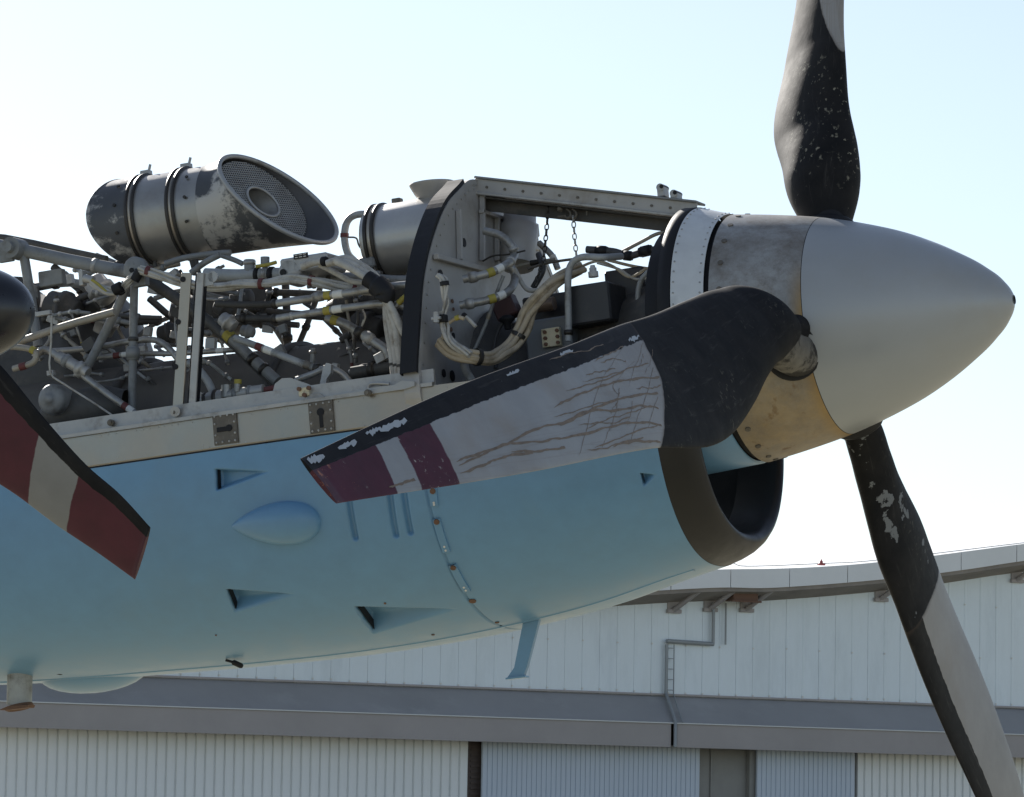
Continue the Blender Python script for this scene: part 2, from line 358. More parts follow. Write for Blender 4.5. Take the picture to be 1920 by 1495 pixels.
m = MB(); a, b = s_of(880, 1440, .2), s_of(905, 1440, .2); m.box(((a + b) / 2, -.2, DTOP / 2), (b - a + .2, .1, DTOP)); 
for z in np.linspace(DTOP - .1, 0.3, 30): m.box(((a + b) / 2, -.26, z), (b - a, .05, .06))
part('door_gap', m, GAPM, hg)
m = MB(); a, b = s_of(1313, 1440, .2), s_of(1420, 1440, .2); m.box(((a + b) / 2, -.15, DTOP / 2), (b - a + .2, .1, DTOP)); m.box((a + (b - a) * .18, -.22, DTOP / 2), (.05, .06, DTOP)); m.box((b - .18, -.3, DTOP / 2), (.34, .2, DTOP)); part('door_recess', m, GAPG, hg)
# wire along the roof and the red lamp
m = MB(); m.tube(smooth_path([hang(*p, 0.6) for p in ((1150, 1082), (1350, 1056), (1400, 1062), (1538, 1057), (1650, 1050), (1920, 1018), (2100, 1000))]), 0.012, 5); part('lightning_wire', m, PIPEH, hg)
m = MB(); P = hang(1540, 1055, 0.6); m.lathe([(0, .04), (.04, .045), (.08, .022), (.11, .010), (.115, .0)], P + np.array([0, 0, -.02]), ((0, 0, 1), (1, 0, 0), (0, 1, 0)), 12); m.box(P + np.array([0, 0, -.05]), (.2, .1, .05)); part('obstruction_lamp', m, REDL, hg)

# ------------------------------------------------------------------ engine nacelle
NAC = thing('engine_nacelle', 'open turboprop nacelle with sky blue lower cowling and exposed pipes and wiring', 'aircraft engine', (-1.1, 0, -0.57))
WX = np.array([-2.9, -1.6, -1.1, -0.75, -0.5, -0.28]); WY = np.array([.448, .447, .444, .425, .378, .318])
BX = np.array([-2.9, -2.3, -1.9, -1.622, -1.357, -1.097, -.892, -.714, -.525, -.375, -.28]); BZ = -np.array([.47, .515, .545, .557, .566, .569, .563, .549, .524, .492, .474])
ZT = -0.14; NE = 2.25
def cw(x): return hermite(np.clip(x, WX[0], WX[-1]), WX, WY)
def cb(x): return hermite(np.clip(x, BX[0], BX[-1]), BX, BZ)
def sec(x, t):
    """lower cowling: t 0 near top edge, pi/2 belly, pi far top edge"""
    c, s = np.cos(t), np.sin(t); wv = cw(x); d = -(cb(x) - ZT)
    return np.stack([x + 0 * t, -wv * np.sign(c) * np.abs(c) ** (2 / NE), ZT - d * np.abs(s) ** (2 / NE)], -1)
def surf(px, py):                        # photo direction met with the near flank of the cowling
    y = -.43
    for _ in range(30):
        P = pt(px, py, y); d = -(float(cb(P[0])) - ZT); k = min(max((ZT - P[2]) / d, 0), .999)
        y = 0.5 * y + 0.5 * (-float(cw(P[0])) * (1 - k ** NE) ** (1 / NE))
    return pt(px, py, y)
def tz(x, z):                            # section parameter of a height
    d = -(cb(x) - ZT); k = np.clip((ZT - z) / d, 0, 1); return np.arcsin(k ** (NE / 2))
def cowl_normal(P):
    x, z = P[0], P[2]; t = float(tz(x, z)); e = 1e-3
    a = sec(np.array(x), np.array(t + e)) - sec(np.array(x), np.array(t - e)); b = sec(np.array(x + e), np.array(t)) - sec(np.array(x - e), np.array(t))
    n = np.cross(a, b); n /= np.linalg.norm(n); return n if n[1] < 0 or n[2] < -.95 else -n
xs = np.concatenate([np.linspace(-2.9, -1.95, 20, endpoint=False), np.linspace(-1.95, -.28, 660)])
z1 = np.linspace(0, 1, 330); tn = (pi / 2) * (0.55 * z1 + 0.45 * (1 - np.cos(pi * z1)) / 2)
# even arc spacing on the near flank
tt = np.linspace(0, pi / 2, 2000); q = sec(np.full(2000, -1.0), tt); L = np.concatenate([[0], np.cumsum(np.linalg.norm(np.diff(q, axis=0), axis=1))]); tn = np.interp(np.linspace(0, L[-1], 330), L, tt)
ts = np.concatenate([tn, np.linspace(pi / 2, pi, 40)[1:]])
Xg, Tg = np.meshgrid(xs, ts, indexing='ij'); PG = sec(Xg, Tg)
def tri_scoop(A, B, C, dmax):
    """submerged inlet: walls AB (aft), AC, BC; floor falls from C aft to AB"""
    a, b, c = [surf(*p)[[0, 2]] for p in (A, B, C)]
    P = PG[..., [0, 2]]
    def half(p, q, r):                   # signed distance inside edge pq, r inside
        d = q - p; n = np.array([-d[1], d[0]]) / np.hypot(*d); sg = np.sign((r - p) @ n); return sg * ((P - p) @ n)
    dAB, dAC, dBC = half(a, b, c), half(a, c, b), half(b, c, a)
    # edges AC, BC bow gently inward like a real submerged duct
    ins = np.minimum(np.minimum(dAB / .0035, dAC / .004), dBC / .010)
    m = np.clip(ins, 0, 1); m[:, 330:] = 0
    lx = np.hypot(*(c - (a + b) / 2)); depth = dmax * np.clip(1 - dAB / lx, 0, 1) ** 0.8
    return m * m * (3 - 2 * m) * depth
disp = tri_scoop((403, 879), (405, 922), (512, 884), .030) + tri_scoop((423, 1105), (440, 1149), (562, 1114), .034)
disp += tri_scoop((664, 1137), (702, 1189), (866, 1142), .040) + tri_scoop((1200, 887), (1207, 914), (1234, 890), .022)
def slot(p0, p1, hw, dep):
    a, b = surf(*p0)[[0, 2]], surf(*p1)[[0, 2]]; P = PG[..., [0, 2]]; d = b - a; ln = np.hypot(*d); d /= ln
    u = (P - a) @ d; v = (P - a) @ np.array([-d[1], d[0]]); uu = np.clip(u, 0, ln); r = np.hypot(u - uu, v)
    m = np.clip((hw - r) / (hw * .7), 0, 1); m[:, 330:] = 0; return m * m * (3 - 2 * m) * dep
for p0, p1 in (((650, 905), (666, 1008)), ((728, 900), (742, 1003)), ((754, 900), (769, 998))): disp += slot(p0, p1, 7.5 * PX, .011)
XSEAM = float(np.mean([surf(*p)[0] for p in ((806, 940), (822, 1005), (850, 1080), (880, 1130))]))
m_ = np.clip(1 - np.abs(PG[..., 0] - XSEAM) / .0034, 0, 1); disp += .006 * m_
# gentle oil-canning of the sheet
disp += .0006 * np.sin(PG[..., 0] * 9 + 1.0) * np.sin(PG[..., 2] * 11) 
gx = np.gradient(PG, axis=0); gt = np.gradient(PG, axis=1); NG = np.cross(gt, gx); NG /= np.linalg.norm(NG, axis=2)[..., None] + 1e-12
sg = np.sign((NG * (PG - np.array([0, 0, -.3]) * [0, 0, 1] - PG * [1, 0, 0])).sum(2)); NG *= sg[..., None]
PG2 = PG - NG * disp[..., None]
def grid_mesh(name, P, smooth=True):
    a, b = P.shape[:2]; idx = np.arange(a * b).reshape(a, b)
    F = np.stack([idx[:-1, :-1], idx[:-1, 1:], idx[1:, 1:], idx[1:, :-1]], -1).reshape(-1, 4)
    me = bpy.data.meshes.new(name); me.vertices.add(a * b); me.vertices.foreach_set('co', P.reshape(-1).astype(np.float32))
    me.loops.add(F.size); me.loops.foreach_set('vertex_index', F.reshape(-1).astype(np.int32))
    me.polygons.add(len(F)); me.polygons.foreach_set('loop_start', (np.arange(len(F)) * 4).astype(np.int32))
    me.polygons.foreach_set('use_smooth', np.full(len(F), smooth)); me.update(); me.validate(); return me
cowl = link('lower_cowling', grid_mesh('lower_cowling', PG2), BLUE, NAC)
# intake lip: carries on from the cowling, rolls round into the duct
tl = np.linspace(0, pi, 80); rows = []
for x, kw, kb in ((-.28, 1, 1), (-.255, .985, .985), (-.232, .963, .965), (-.214, .935, .94), (-.203, .908, .915), (-.200, .89, .90), (-.204, .872, .882), (-.216, .858, .868), (-.24, .848, .858), (-.30, .84, .85)):
    p = sec(np.full(80, -.28), tl); p[:, 0] = x; p[:, 1] *= kw; p[:, 2] = p[:, 2] * kb + (1 - kb) * 0.0; rows.append(p)
link('intake_lip', grid_mesh('intake_lip', np.array(rows)), LIPB, NAC)
rows = []
for x, k in ((-.30, .84), (-.45, .80), (-.62, .70), (-.64, .02)):
    p = sec(np.full(80, -.28), tl); p[:, 0] = x; p[:, 1] *= k; p[:, 2] = (p[:, 2] + .27) * k * 1.01 - .27 + .0; rows.append(p)
link('intake_duct', grid_mesh('intake_duct', np.array(rows)), DUCT, NAC)
m = MB(); m.lathe([(-.62, .276), (-.34, .278), (-.172, .268), (-.170, .262)], n=60, a0=rad(96), a1=rad(264)); part('intake_splitter', m, BLUE, NAC)

# sill panel of bare metal, riveted, with rail, both flanks
def sill(sgn):
    x = np.linspace(-2.9, -.24, 120); wv = cw(x) * sgn
    P = np.stack([np.stack([x, wv + sgn * .001, np.full(120, ZT + .0035)], -1), np.stack([x, wv + sgn * .004, np.full(120, ZT + .006)], -1), np.stack([x, wv + sgn * .0035, np.full(120, -.066)], -1), np.stack([x, wv - sgn * .02, np.full(120, -.0655)], -1)], 1)
    return link('sill_panel', grid_mesh('sill_panel', P, False), ALU, NAC)
SILL = sill(-1); sill(1)
def rail(sgn):
    x = np.linspace(-2.9, -.72, 90); wv = cw(x) * sgn
    pr = [(.010, -.068), (.010, -.060), (-.002, -.058), (-.004, -.030), (-.010, -.030), (-.010, -.064)]
    P = np.stack([np.stack([x, wv + sgn * a, np.full(90, b)], -1) for a, b in pr], 1)
    return link('deck_rail', grid_mesh('deck_rail', P, False), ALUD, NAC)
RAIL = rail(-1); rail(1)
def flank(px, py, dy=.0):                # point on the near sill plane
    y = -.445
    for _ in range(6):
        P = pt(px, py, y); y = -float(cw(P[0])) - .004 - dy
    return pt(px, py, y)
AXF = np.array([[1, 0, 0], [0, 1, 0], [0, 0, 1]])
rv = MB()
for x in np.arange(-2.0, -.35, .017):
    for z, pr in ((-.0735, .45), (-.1315, .35), (-.125, .15)):
        if random.random() < pr:
            c = np.array([x + random.uniform(-.002, .002), -float(cw(x)) - .0035, z]); rv.cyl(c, c + [0, -.0012, 0], .0019, .0014, 6)
part('rivets', rv, ALUD, SILL)['kind'] = 'stuff'
for (cx, cy), vert in (((423, 804), False), ((603, 782), True)):
    c = flank(cx, cy, .001); m = MB(); m.box(c, (.056, .006, .066)); kp = part('keyhole_plate', m, BROWN, SILL)
    m = MB(); f = c + np.array([0, -.0036, 0])
    if vert: m.cyl(f + [0, .001, .010], f + [0, -.0012, .010], .0085, n=12); m.box(f + [0, 0, -.008], (.008, .002, .030))
    else: m.cyl(f + [.010, .001, 0], f + [.010, -.0012, 0], .0075, n=12); m.box(f + [-.006, 0, -.001], (.026, .002, .010))
    part('keyhole', m, BLACK, kp)
    m = MB()
    for ax_ in (-.022, -.008, .008, .022):
        for az_ in (-.028, .028): m.cyl(f + [ax_, 0, az_], f + [ax_, -.0018, az_], .0028, .002, 6)
    for az_ in (-.012, .012):
        for ax_ in (-.023, .023): m.cyl(f + [ax_, 0, az_], f + [ax_, -.0018, az_], .0028, .002, 6)
    part('rivet_ring', m, ALUD, kp)
for px, py in ((208, 793), (328, 774), (690, 737)):
    m = MB(); c = pt(px, py, -.452); m.cyl(c + [0, .004, 0], c + [0, -.004, 0], .0075, n=10); m.cyl(c + [0, -.003, 0], c + [0, -.0075, 0], .0045, n=6); part('rail_bolt', m, BROWN, RAIL)
# teardrop blister
c = surf(525, 975); tip = surf(432, 988); aft = surf(602, 976); nrm = cowl_normal(c)
ax1 = aft - tip; ln = np.linalg.norm(ax1); ax1 /= ln; ax2 = np.cross(nrm, ax1); ax2 /= np.linalg.norm(ax2)
rows = []
for i, u in enumerate(np.linspace(0, 1, 50)):
    wv = .057 * (1.0 * np.sqrt(max(u, 0)) ** 1.75 * (1 - u) ** .5) * 2.05
    ht = .045 * (u ** .9 * (1 - u) ** .5) * 2.35
    ph = np.linspace(0, pi, 28)
    ctr = tip + ax1 * ln * u
    # follow the skin
    base = np.array([ctr + ax2 * wv * np.cos(p) for p in ph])
    out = []
    for b_, p in zip(base, ph):
        t = float(tz(b_[0], b_[2])); s_ = sec(np.array(b_[0]), np.array(t)); out.append(s_ + nrm * (ht * sin(p) ** .9 - .002))
    rows.append(np.array(out))
link('teardrop_blister', grid_mesh('teardrop_blister', np.array(rows)), BLUE, cowl)
for A0, B0, dep in (((403, 879), (405, 922), .028), ((423, 1105), (440, 1149), .032), ((664, 1137), (702, 1189), .037), ((1200, 887), (1207, 914), .020)):
    A_, B_ = surf(*A0), surf(*B0); d = B_ - A_; A_, B_ = A_ + d * .06, B_ - d * .10; n0 = cowl_normal((A_ + B_) / 2); off = np.array([.0042, 0, 0]); dep *= .62; m = MB()
    m.add([A_ + off - n0 * .003, B_ + off - n0 * .003, B_ + off * 1.2 - n0 * dep, A_ + off * 1.2 - n0 * dep], [(0, 1, 2, 3)]); part('inlet_slot', m, BLACK, cowl)
# latch straps along the panel seam
for (a, b) in (((812, 915), (815, 948)), ((818, 972), (838, 1035)), ((848, 1058), (876, 1108))):
    A, B_ = surf(*a), surf(*b); n0 = cowl_normal((A + B_) / 2); d = B_ - A; L_ = np.linalg.norm(d); d /= L_; sd_ = np.cross(n0, d)
    m = MB(); rows = []
    for u in np.linspace(0, 1, 8):
        p = A + d * L_ * u; p = sec(np.array(p[0]), np.array(float(tz(p[0], p[2]))))
        rows.append([p - sd_ * .0085 - n0 * .002, p - sd_ * .008 + n0 * .004, p + sd_ * .008 + n0 * .004, p + sd_ * .0085 - n0 * .002])
    lt = link('latch_strap', grid_mesh('latch_strap', np.array(rows), False), BLUE, cowl)
    m = MB(); p = rows[0][1] * .5 + rows[0][2] * .5 + d * .006; m.cyl(p - n0 * .001, p + n0 * .003, .0062, n=10); part('latch_screw', m, RUSTY, lt)
    m = MB()
    for k in (.82, .93):
        p = A + d * L_ * k; p = sec(np.array(p[0]), np.array(float(tz(p[0], p[2])))); m.cyl(p, p + n0 * .0055, .0026, n=6)
    part('latch_rivets', m, WHT, lt)
m = MB()
for px, py, r in ((886, 1127, .008), (932, 1167, .005), (722, 1131, .003), (405, 1191, .002), (812, 1190, .004)):
    p = surf(px, py); n0 = cowl_normal(p); m.cyl(p - n0 * .001, p + n0 * .0015, r, n=8)
part('skin_fasteners', m, RUSTY, cowl)
# belly joint strip, drain mast, drain pipe, belly fairing
m = MB(); rows = []
x = np.linspace(-2.6, -.32, 60)
for dx in ((-.008, .001), (-.005, -.0016), (.005, -.0016), (.008, .001)):
    tb = pi / 2 - .10; p = sec(x, np.full(60, tb)); p[:, 1] += dx[0]; p[:, 2] += dx[1]; rows.append(p)
link('belly_joint', grid_mesh('belly_joint', np.stack(rows, 1), False), BLUE, cowl)
def blade_fin(pl, y, th):
    P = np.array([pt(px, py, y) for px, py in pl]); m = MB(); m.plate(P, th, (0, 1, 0)); return m
mast = part('drain_mast', blade_fin([(984, 1160), (1013, 1160), (990, 1250), (984, 1266), (988, 1271), (953, 1271), (966, 1252)], -.04, .012), BLUE, cowl)
m = MB(); m.box(pt(970, 1271, -.04), (.046, .024, .004)); part('mast_foot', m, BLUE, mast)
m = MB(); A = pt(38, 1245, -.12); B_ = pt(36, 1322, -.12); m.tube([A, B_], .0285, 20); dpip = part('drain_pipe', m, GREYP, NAC)
m = MB(); m.lathe([(0, .030), (-.006, .033), (-.010, .026), (-.004, .020)], B_, ((0, .0, 1), (1, 0, .12), (0, 1, 0)), 20); m.plate([pt(p[0], p[1], -.14) for p in ((3, 1332), (20, 1325), (60, 1322), (58, 1327), (25, 1331))], .03, (0, 1, 0)); part('pipe_lip', m, RUSTY, dpip)
c = pt(175, 1262, .05); m = MB(); m.ball(c, 1.0, 16, (.125, .11, .045))
vv = m.v[-1]; vv[:, 2] = np.where(vv[:, 2] < c[2], vv[:, 2] - .0, vv[:, 2])
part('belly_fairing', m, BLUE, cowl)
for a, b in (((72, 1256), (118, 1262)), ((423, 1238), (455, 1250))):
    m = MB(); A, B_ = pt(*a, -.13), pt(*b, -.11); m.tube(smooth_path([A, (A + B_) / 2 + [0, -.004, .002], B_]), [.003] * 6 + [.006] * 6 + [.004], 8); part('drain_nib', m, BLACK, cowl)

# ------------------------------------------------------------------ firewall frame, top keel, nose ring
XF = -.752
nearp = [(-.36, -.36), (-.41, -.15), (-.433, -.06), (-.389, .081), (-.351, .177), (-.287, .266), (-.204, .346), (-.12, .394), (-.04, .428)]
farp = [(.10, .425), (.22, .394), (.305, .346), (.39, .266), (.45, .177), (.49, .08), (.44, -.06), (.41, -.15), (.36, -.36)]
outl = smooth_path([(0, a, b) for a, b in nearp + farp], 6)[:, 1:]
cc = np.array([.05, -.07]); m = MB(); n_ = len(outl); V = []
for k in range(n_):
    d = outl[k] - cc; th = math.atan2(d[1] / .22, d[0] / .165); h = cc + np.array([.165 * cos(th), .22 * sin(th)])
    V += [(XF + .004, *outl[k]), (XF + .004, *h), (XF - .004, *outl[k]), (XF - .004, *h)]
F = []
for k in range(n_ - 1):
    a = 4 * k; F += [(a, a + 4, a + 5, a + 1), (a + 2, a + 3, a + 7, a + 6), (a + 1, a + 5, a + 7, a + 3)]
m.add(V, F); FRM = part('firewall_frame', m, FRAMEG, NAC)
def rim(x0, x1, grow, lo=0, hi=None):
    o_ = outl[lo:hi]; tg = np.gradient(o_, axis=0); nn = np.stack([-tg[:, 1], tg[:, 0]], 1); nn /= np.linalg.norm(nn, axis=1)[:, None]
    g1 = o_ + nn * grow; g0 = o_ + nn * (grow - .012)
    P = np.stack([np.c_[np.full(len(o_), x0), g0], np.c_[np.full(len(o_), x0), g1], np.c_[np.full(len(o_), x1), g1], np.c_[np.full(len(o_), x1), g0], np.c_[np.full(len(o_), x0), g0]], 1)
    return P
link('frame_flange', grid_mesh('frame_flange', rim(XF - .03, XF + .006, .004), False), FRAMEG, FRM)
link('rubber_seal', grid_mesh('rubber_seal', rim(XF - .034, XF + .004, .014, 13, 46), False), BLACK, FRM)
# stiffeners, holes and patches on the web
def web(px, py): return ptx(px, py, XF + .006)
def stiff(a, b, wd=.008, name='stiffener', mt=FRAMEG):
    A, B_ = web(*a), web(*b); m = MB(); d = B_ - A; L_ = np.linalg.norm(d); d /= L_; m.box((A + B_) / 2 + [.006, 0, 0], (L_, wd, .012), [d, np.cross([1, 0, 0], d), [1, 0, 0]]); return part(name, m, mt, FRM)
stiff((856, 395), (858, 488)); stiff((900, 345), (900, 490)); stiff((812, 482), (905, 507), .012); stiff((928, 410), (928, 490)); stiff((897, 397), (940, 412), .008); stiff((945, 410), (945, 470), .02)
for px, py, r in ((870, 455, .010), (850, 630, .007), (848, 565, .005), (850, 580, .004), (846, 618, .005), (848, 705, .012), (832, 700, .009), (826, 515, .011)):
    m = MB(); c = web(px, py); m.cyl(c - [.0005, 0, 0], c + [.0015, 0, 0], r, n=12); part('web_hole', m, BLACK if r > .006 else RUSTY, FRM)
m = MB(); 
for k in range(4, n_ - 4, 2):
    p = outl[k] + (cc - outl[k]) / np.linalg.norm(cc - outl[k]) * .018; c = np.array([XF + .004, *p]); m.cyl(c, c + [.002, 0, 0], .0025, n=6)
part('frame_rivets', m, ALUD, FRM)
# vertical tank column on the front of the web
m = MB(); a, b = ptx(975, 395, XF + .05), ptx(970, 500, XF + .05); m.tube([a, a + (b - a) * .05, a + (b - a) * .3, a + (b - a) * .32, a + (b - a) * .7, b], [.02, .036, .038, .044, .04, .038], 20); part('riser_duct', m, FRAMEG, NAC)
m = MB(); m.box(ptx(998, 450, XF + .03), (.02, .03, .05)); m.box(ptx(1000, 432, XF + .03), (.02, .024, .03)); part('riser_bracket', m, FRAMEG, NAC)
# top keel beam
A, B_ = np.array([XF + .0, -.012, .436]), np.array([-.245, -.012, .303]); d = B_ - A; KL = np.linalg.norm(d); d /= KL; up_ = np.array([-d[2], 0, d[0]])
axk = [d, [0, 1, 0], up_]
m = MB(); m.box((A + B_) / 2 + up_ * -.012, (KL, .006, .030), axk, .001); KEEL = part('top_keel', m, FRAMEG, NAC)
m = MB(); m.box((A + B_) / 2 + up_ * .005 + [0, .02, 0], (KL, .060, .005), axk, .001); part('keel_cap', m, STEEL, KEEL)
m = MB(); m.box((A + B_) / 2 + up_ * -.0295 + [0, -.004, 0], (KL, .016, .006), axk, .001); part('keel_flange', m, ALUD, KEEL)
m = MB(); m.box((A + B_) / 2 + up_ * -.045 + [0, .035, 0], (KL, .006, .035), axk, .001); m.box((A + B_) / 2 + up_ * -.036 + [0, .02, 0], (KL, .04, .004), axk, .001); part('keel_web', m, DARK, KEEL)  # dark metal here paints in the shade under the keel
m = MB()
for u in np.linspace(.06, .97, 12):
    c = A + d * KL * u + up_ * -.014 + np.array([0, -.003, 0]); m.cyl(c, c + [0, -.0022, 0], .0032, n=8)
part('keel_rivets', m, BROWN, KEEL)
for px, py, hh in ((1243, 361, .022), (1268, 370, .016)):
    m = MB(); c = pt(px, py, .0); m.box(c, (.017, .03, hh)); m.cyl(c + [0, -.017, hh * .5 - .002], c + [0, .017, hh * .5 - .002], .0085, n=12); lg = part('lift_lug', m, BRKT, KEEL)
    m = MB(); m.cyl(c + [.004, -.0185, hh * .45], c + [.004, .0185, hh * .45], .0045, n=10); part('lug_hole', m, BLACK, lg)
def chain(P, rl, mtl, name='chain'):
    P = smooth_path(P, 12); L_ = np.concatenate([[0], np.cumsum(np.linalg.norm(np.diff(P, axis=0), axis=1))]); n = int(L_[-1] / (rl * 2.6)); m = MB()
    for i in range(n):
        s_ = (i + .5) / n * L_[-1]; c = np.array([np.interp(s_, L_, P[:, k]) for k in range(3)]); c2 = np.array([np.interp(s_ + .002, L_, P[:, k]) for k in range(3)])
        t = c2 - c; t /= np.linalg.norm(t); u = np.cross(t, [0, 1, 0] if i % 2 else [1, .1, 0]); u /= np.linalg.norm(u)
        pts = [c + t * rl * 1.7 * cos(a) + u * rl * .95 * sin(a) for a in np.linspace(0, 2 * pi, 13)]
        m.tube(pts, rl * .32, 5, cap=False)
    return part(name, m, mtl, NAC)
chain([pt(1028, 388, -.0), pt(1024, 440, -.0), pt(1018, 490, -.02), pt(1003, 535, -.05)], .0046, STRAP)
chain([pt(1075, 405, .0), pt(1077, 440, .0), pt(1081, 482, .0)], .0046, ALUD)
m = MB()
for px in (1066, 1077):
    m.tube(smooth_path([pt(px - 4, 392, 0), pt(px + 3, 398, 0), pt(px + 3, 406, 0), pt(px - 4, 409, 0), pt(px - 6, 404, 0)]), .0028, 6)
m.cyl(pt(1046, 407, 0), pt(1062, 405, 0), .003, n=6); m.cyl(pt(1101, 396, 0), pt(1100, 404, 0), .002, n=6); m.ball(pt(1050, 392, 0), .007, 8)
part('hook', m, BROWN, NAC)
# nose ring behind the spinner
m = MB(); m.lathe([(-.262, .284), (-.258, .296), (-.232, .2935), (-.2296, .280)], n=96, a0=rad(-100), a1=rad(100)); RINGS = part('ring_seal', m, BLACK, NAC)
m = MB(); m.lathe([(-.2296, .2918), (-.165, .2690)], n=96, a0=rad(-98), a1=rad(98)); RING = part('nose_ring', m, RINGW, NAC)
m = MB(); m.lathe([(-.30, .2565), (-.165, .2575), (-.15, .2555)], n=96); part('ring_groove', m, BLACK, NAC)
m = MB(); m.lathe([(-.60, .10), (-.45, .12), (-.30, .17), (-.235, .258)], n=64); part('ring_bulkhead', m, DARK, NAC)
m = MB()
for a in np.arange(-95, 96, 5.0):
    for x, r in ((-.224, .290), (-.172, .2712)):
        c = np.array([x, r * sin(rad(a)), r * cos(rad(a))]); nn = np.array([0, sin(rad(a)), cos(rad(a))]); m.cyl(c, c + nn * .0016, .0022, n=6)
part('ring_rivets', m, BRKT, RING)

# ------------------------------------------------------------------ propeller
PROP = thing('propeller', 'three-bladed propeller with pointed silver spinner and red striped grey blades', 'propeller', (0, 0, 0))
def node_math(N, L, op, a, b=None, c=None):
    n = N.new('ShaderNodeMath'); n.operation = op
    for i, q in enumerate((a, b, c)):
        if q is None: continue
        if isinstance(q, (int, float)): n.inputs[i].default_value = q
        else: L.new(q, n.inputs[i])
    return n.outputs[0]
def node_mix(N, L, f, a, b):
    n = N.new('ShaderNodeMix'); n.data_type = 'RGBA'; L.new(f, n.inputs[0])
    for i, q in ((6, a), (7, b)):
        if isinstance(q, tuple): n.inputs[i].default_value = (*q, 1)
        else: L.new(q, n.inputs[i])
    return n.outputs[2]
def blade_mat(name, rE, rM, rS, strip, stripes, streak, chips, grey=(0.36, 0.365, 0.37), peel=0.0, strip_tip=0.1, speck=.2):
    """painted blade: black boot at the root, black edge strip, red tip bands; chips, scuffs, rusty runs"""
    m = bpy.data.materials.new(name); m.use_nodes = True; N = m.node_tree.nodes; L = m.node_tree.links; b = N['Principled BSDF']
    A = lambda op, *q: node_math(N, L, op, *q)
    def attr(k):
        a = N.new('ShaderNodeAttribute'); a.attribute_name = k; return a.outputs['Fac']
    rho, v = attr('rho'), attr('chd')
    tc = N.new('ShaderNodeTexCoord')
    def noise(scale, det=5, vec=None, ro=.6):
        n = N.new('ShaderNodeTexNoise'); n.inputs['Scale'].default_value = scale; n.inputs['Detail'].default_value = det; n.inputs['Roughness'].default_value = ro; L.new(vec if vec is not None else tc.outputs['Object'], n.inputs['Vector']); return n.outputs[0]
    def ramp(x, lo, hi):
        r = N.new('ShaderNodeMapRange'); r.inputs[1].default_value = lo; r.inputs[2].default_value = hi; L.new(x, r.inputs[0]); return r.outputs[0]
    n_e = noise(35, 5); jit = A('MULTIPLY', A('SUBTRACT', n_e, .5), .03)
    base = node_mix(N, L, ramp(noise(9), .35, .7), grey, tuple(q * .82 for q in grey))
    base = node_mix(N, L, A('MULTIPLY', ramp(noise(3.0, 6), .52, .72), .6), base, (0.27, 0.22, 0.17))
    if streak:
        cv = N.new('ShaderNodeCombineXYZ'); L.new(A('MULTIPLY', rho, .55), cv.inputs[0]); L.new(A('ADD', A('MULTIPLY', v, 3.6), A('MULTIPLY', rho, .9)), cv.inputs[1])
        s1 = A('SUBTRACT', 1.0, ramp(A('ABSOLUTE', A('SUBTRACT', noise(2.6, 4, cv.outputs[0], .55), .5)), .008, .026))
        cv2 = N.new('ShaderNodeCombineXYZ'); L.new(A('MULTIPLY', rho, 8.0), cv2.inputs[0]); L.new(A('MULTIPLY', v, 1.0), cv2.inputs[1]); cv2.inputs[2].default_value = 3.3
        s2 = A('SUBTRACT', 1.0, ramp(A('ABSOLUTE', A('SUBTRACT', noise(1.6, 3, cv2.outputs[0], .45), .5)), .004, .018))
        s2 = A('MULTIPLY', s2, A('SUBTRACT', 1.0, ramp(rho, 1.35, 1.6)))
        low = ramp(A('ADD', v, A('MULTIPLY', A('SUBTRACT', 1.5, rho), .45)), .36, .52)
        s1 = A('MULTIPLY', A('MULTIPLY', s1, low), A('SUBTRACT', 1.0, ramp(rho, 2.15, 2.3)))
        tot = A('MULTIPLY', A('MINIMUM', A('ADD', s1, A('MULTIPLY', s2, .8)), 1.0), streak * .85)
        base = node_mix(N, L, tot, base, (0.17, 0.125, 0.085))
        base = node_mix(N, L, A('MULTIPLY', A('SUBTRACT', 1.0, ramp(rho, 1.12, 1.45)), .25), base, (0.22, 0.17, 0.13))
    tilt = A('ADD', A('SUBTRACT', rho, A('MULTIPLY', v, .05)), A('MULTIPLY', jit, .35))
    for lo, hi in stripes:
        msk = A('MULTIPLY', ramp(tilt, lo, lo + .003), A('SUBTRACT', 1.0, ramp(tilt, hi, hi + .003)))
        red = node_mix(N, L, ramp(noise(14), .35, .7), (0.078, 0.012, 0.027), (0.056, 0.010, 0.021))
        if chips:
            red = node_mix(N, L, A('MULTIPLY', ramp(noise(60, 8, None, .75), .60, .64), ramp(noise(9), .53, .60)), red, (0.40, 0.36, 0.34))
            red = node_mix(N, L, A('MULTIPLY', ramp(noise(40, 8, None, .75), .57, .60), ramp(A('ADD', noise(12), A('MULTIPLY', A('SUBTRACT', rho, 2.3), 1.2)), .57, .63)), red, (0.42, 0.16, 0.09))
        base = node_mix(N, L, msk, base, red)
    black = node_mix(N, L, ramp(noise(16, 8), .35, .75), (0.010, 0.0105, 0.0125), (0.022, 0.021, 0.022))
    cvb = N.new('ShaderNodeCombineXYZ'); L.new(A('MULTIPLY', rho, 4.0), cvb.inputs[0]); L.new(A('MULTIPLY', v, 9.0), cvb.inputs[1])
    black = node_mix(N, L, A('MULTIPLY', ramp(noise(1.8, 8, cvb.outputs[0], .75), .56, .72), .5), black, (0.085, 0.08, 0.078))
    if chips:
        ch = ramp(noise(24, 8, None, .62), .675, .685)
        black_s = node_mix(N, L, ch, black, (0.44, 0.47, 0.50))
    else: black_s = black
    if peel:
        pk = A('MULTIPLY', ramp(noise(11, 6), .63, .64), peel); black = node_mix(N, L, pk, black, (0.20, 0.21, 0.22))
    sw = A('ADD', A('ADD', strip, A('MULTIPLY', A('SUBTRACT', rho, 1.2), strip_tip)), A('MULTIPLY', jit, 1.6))
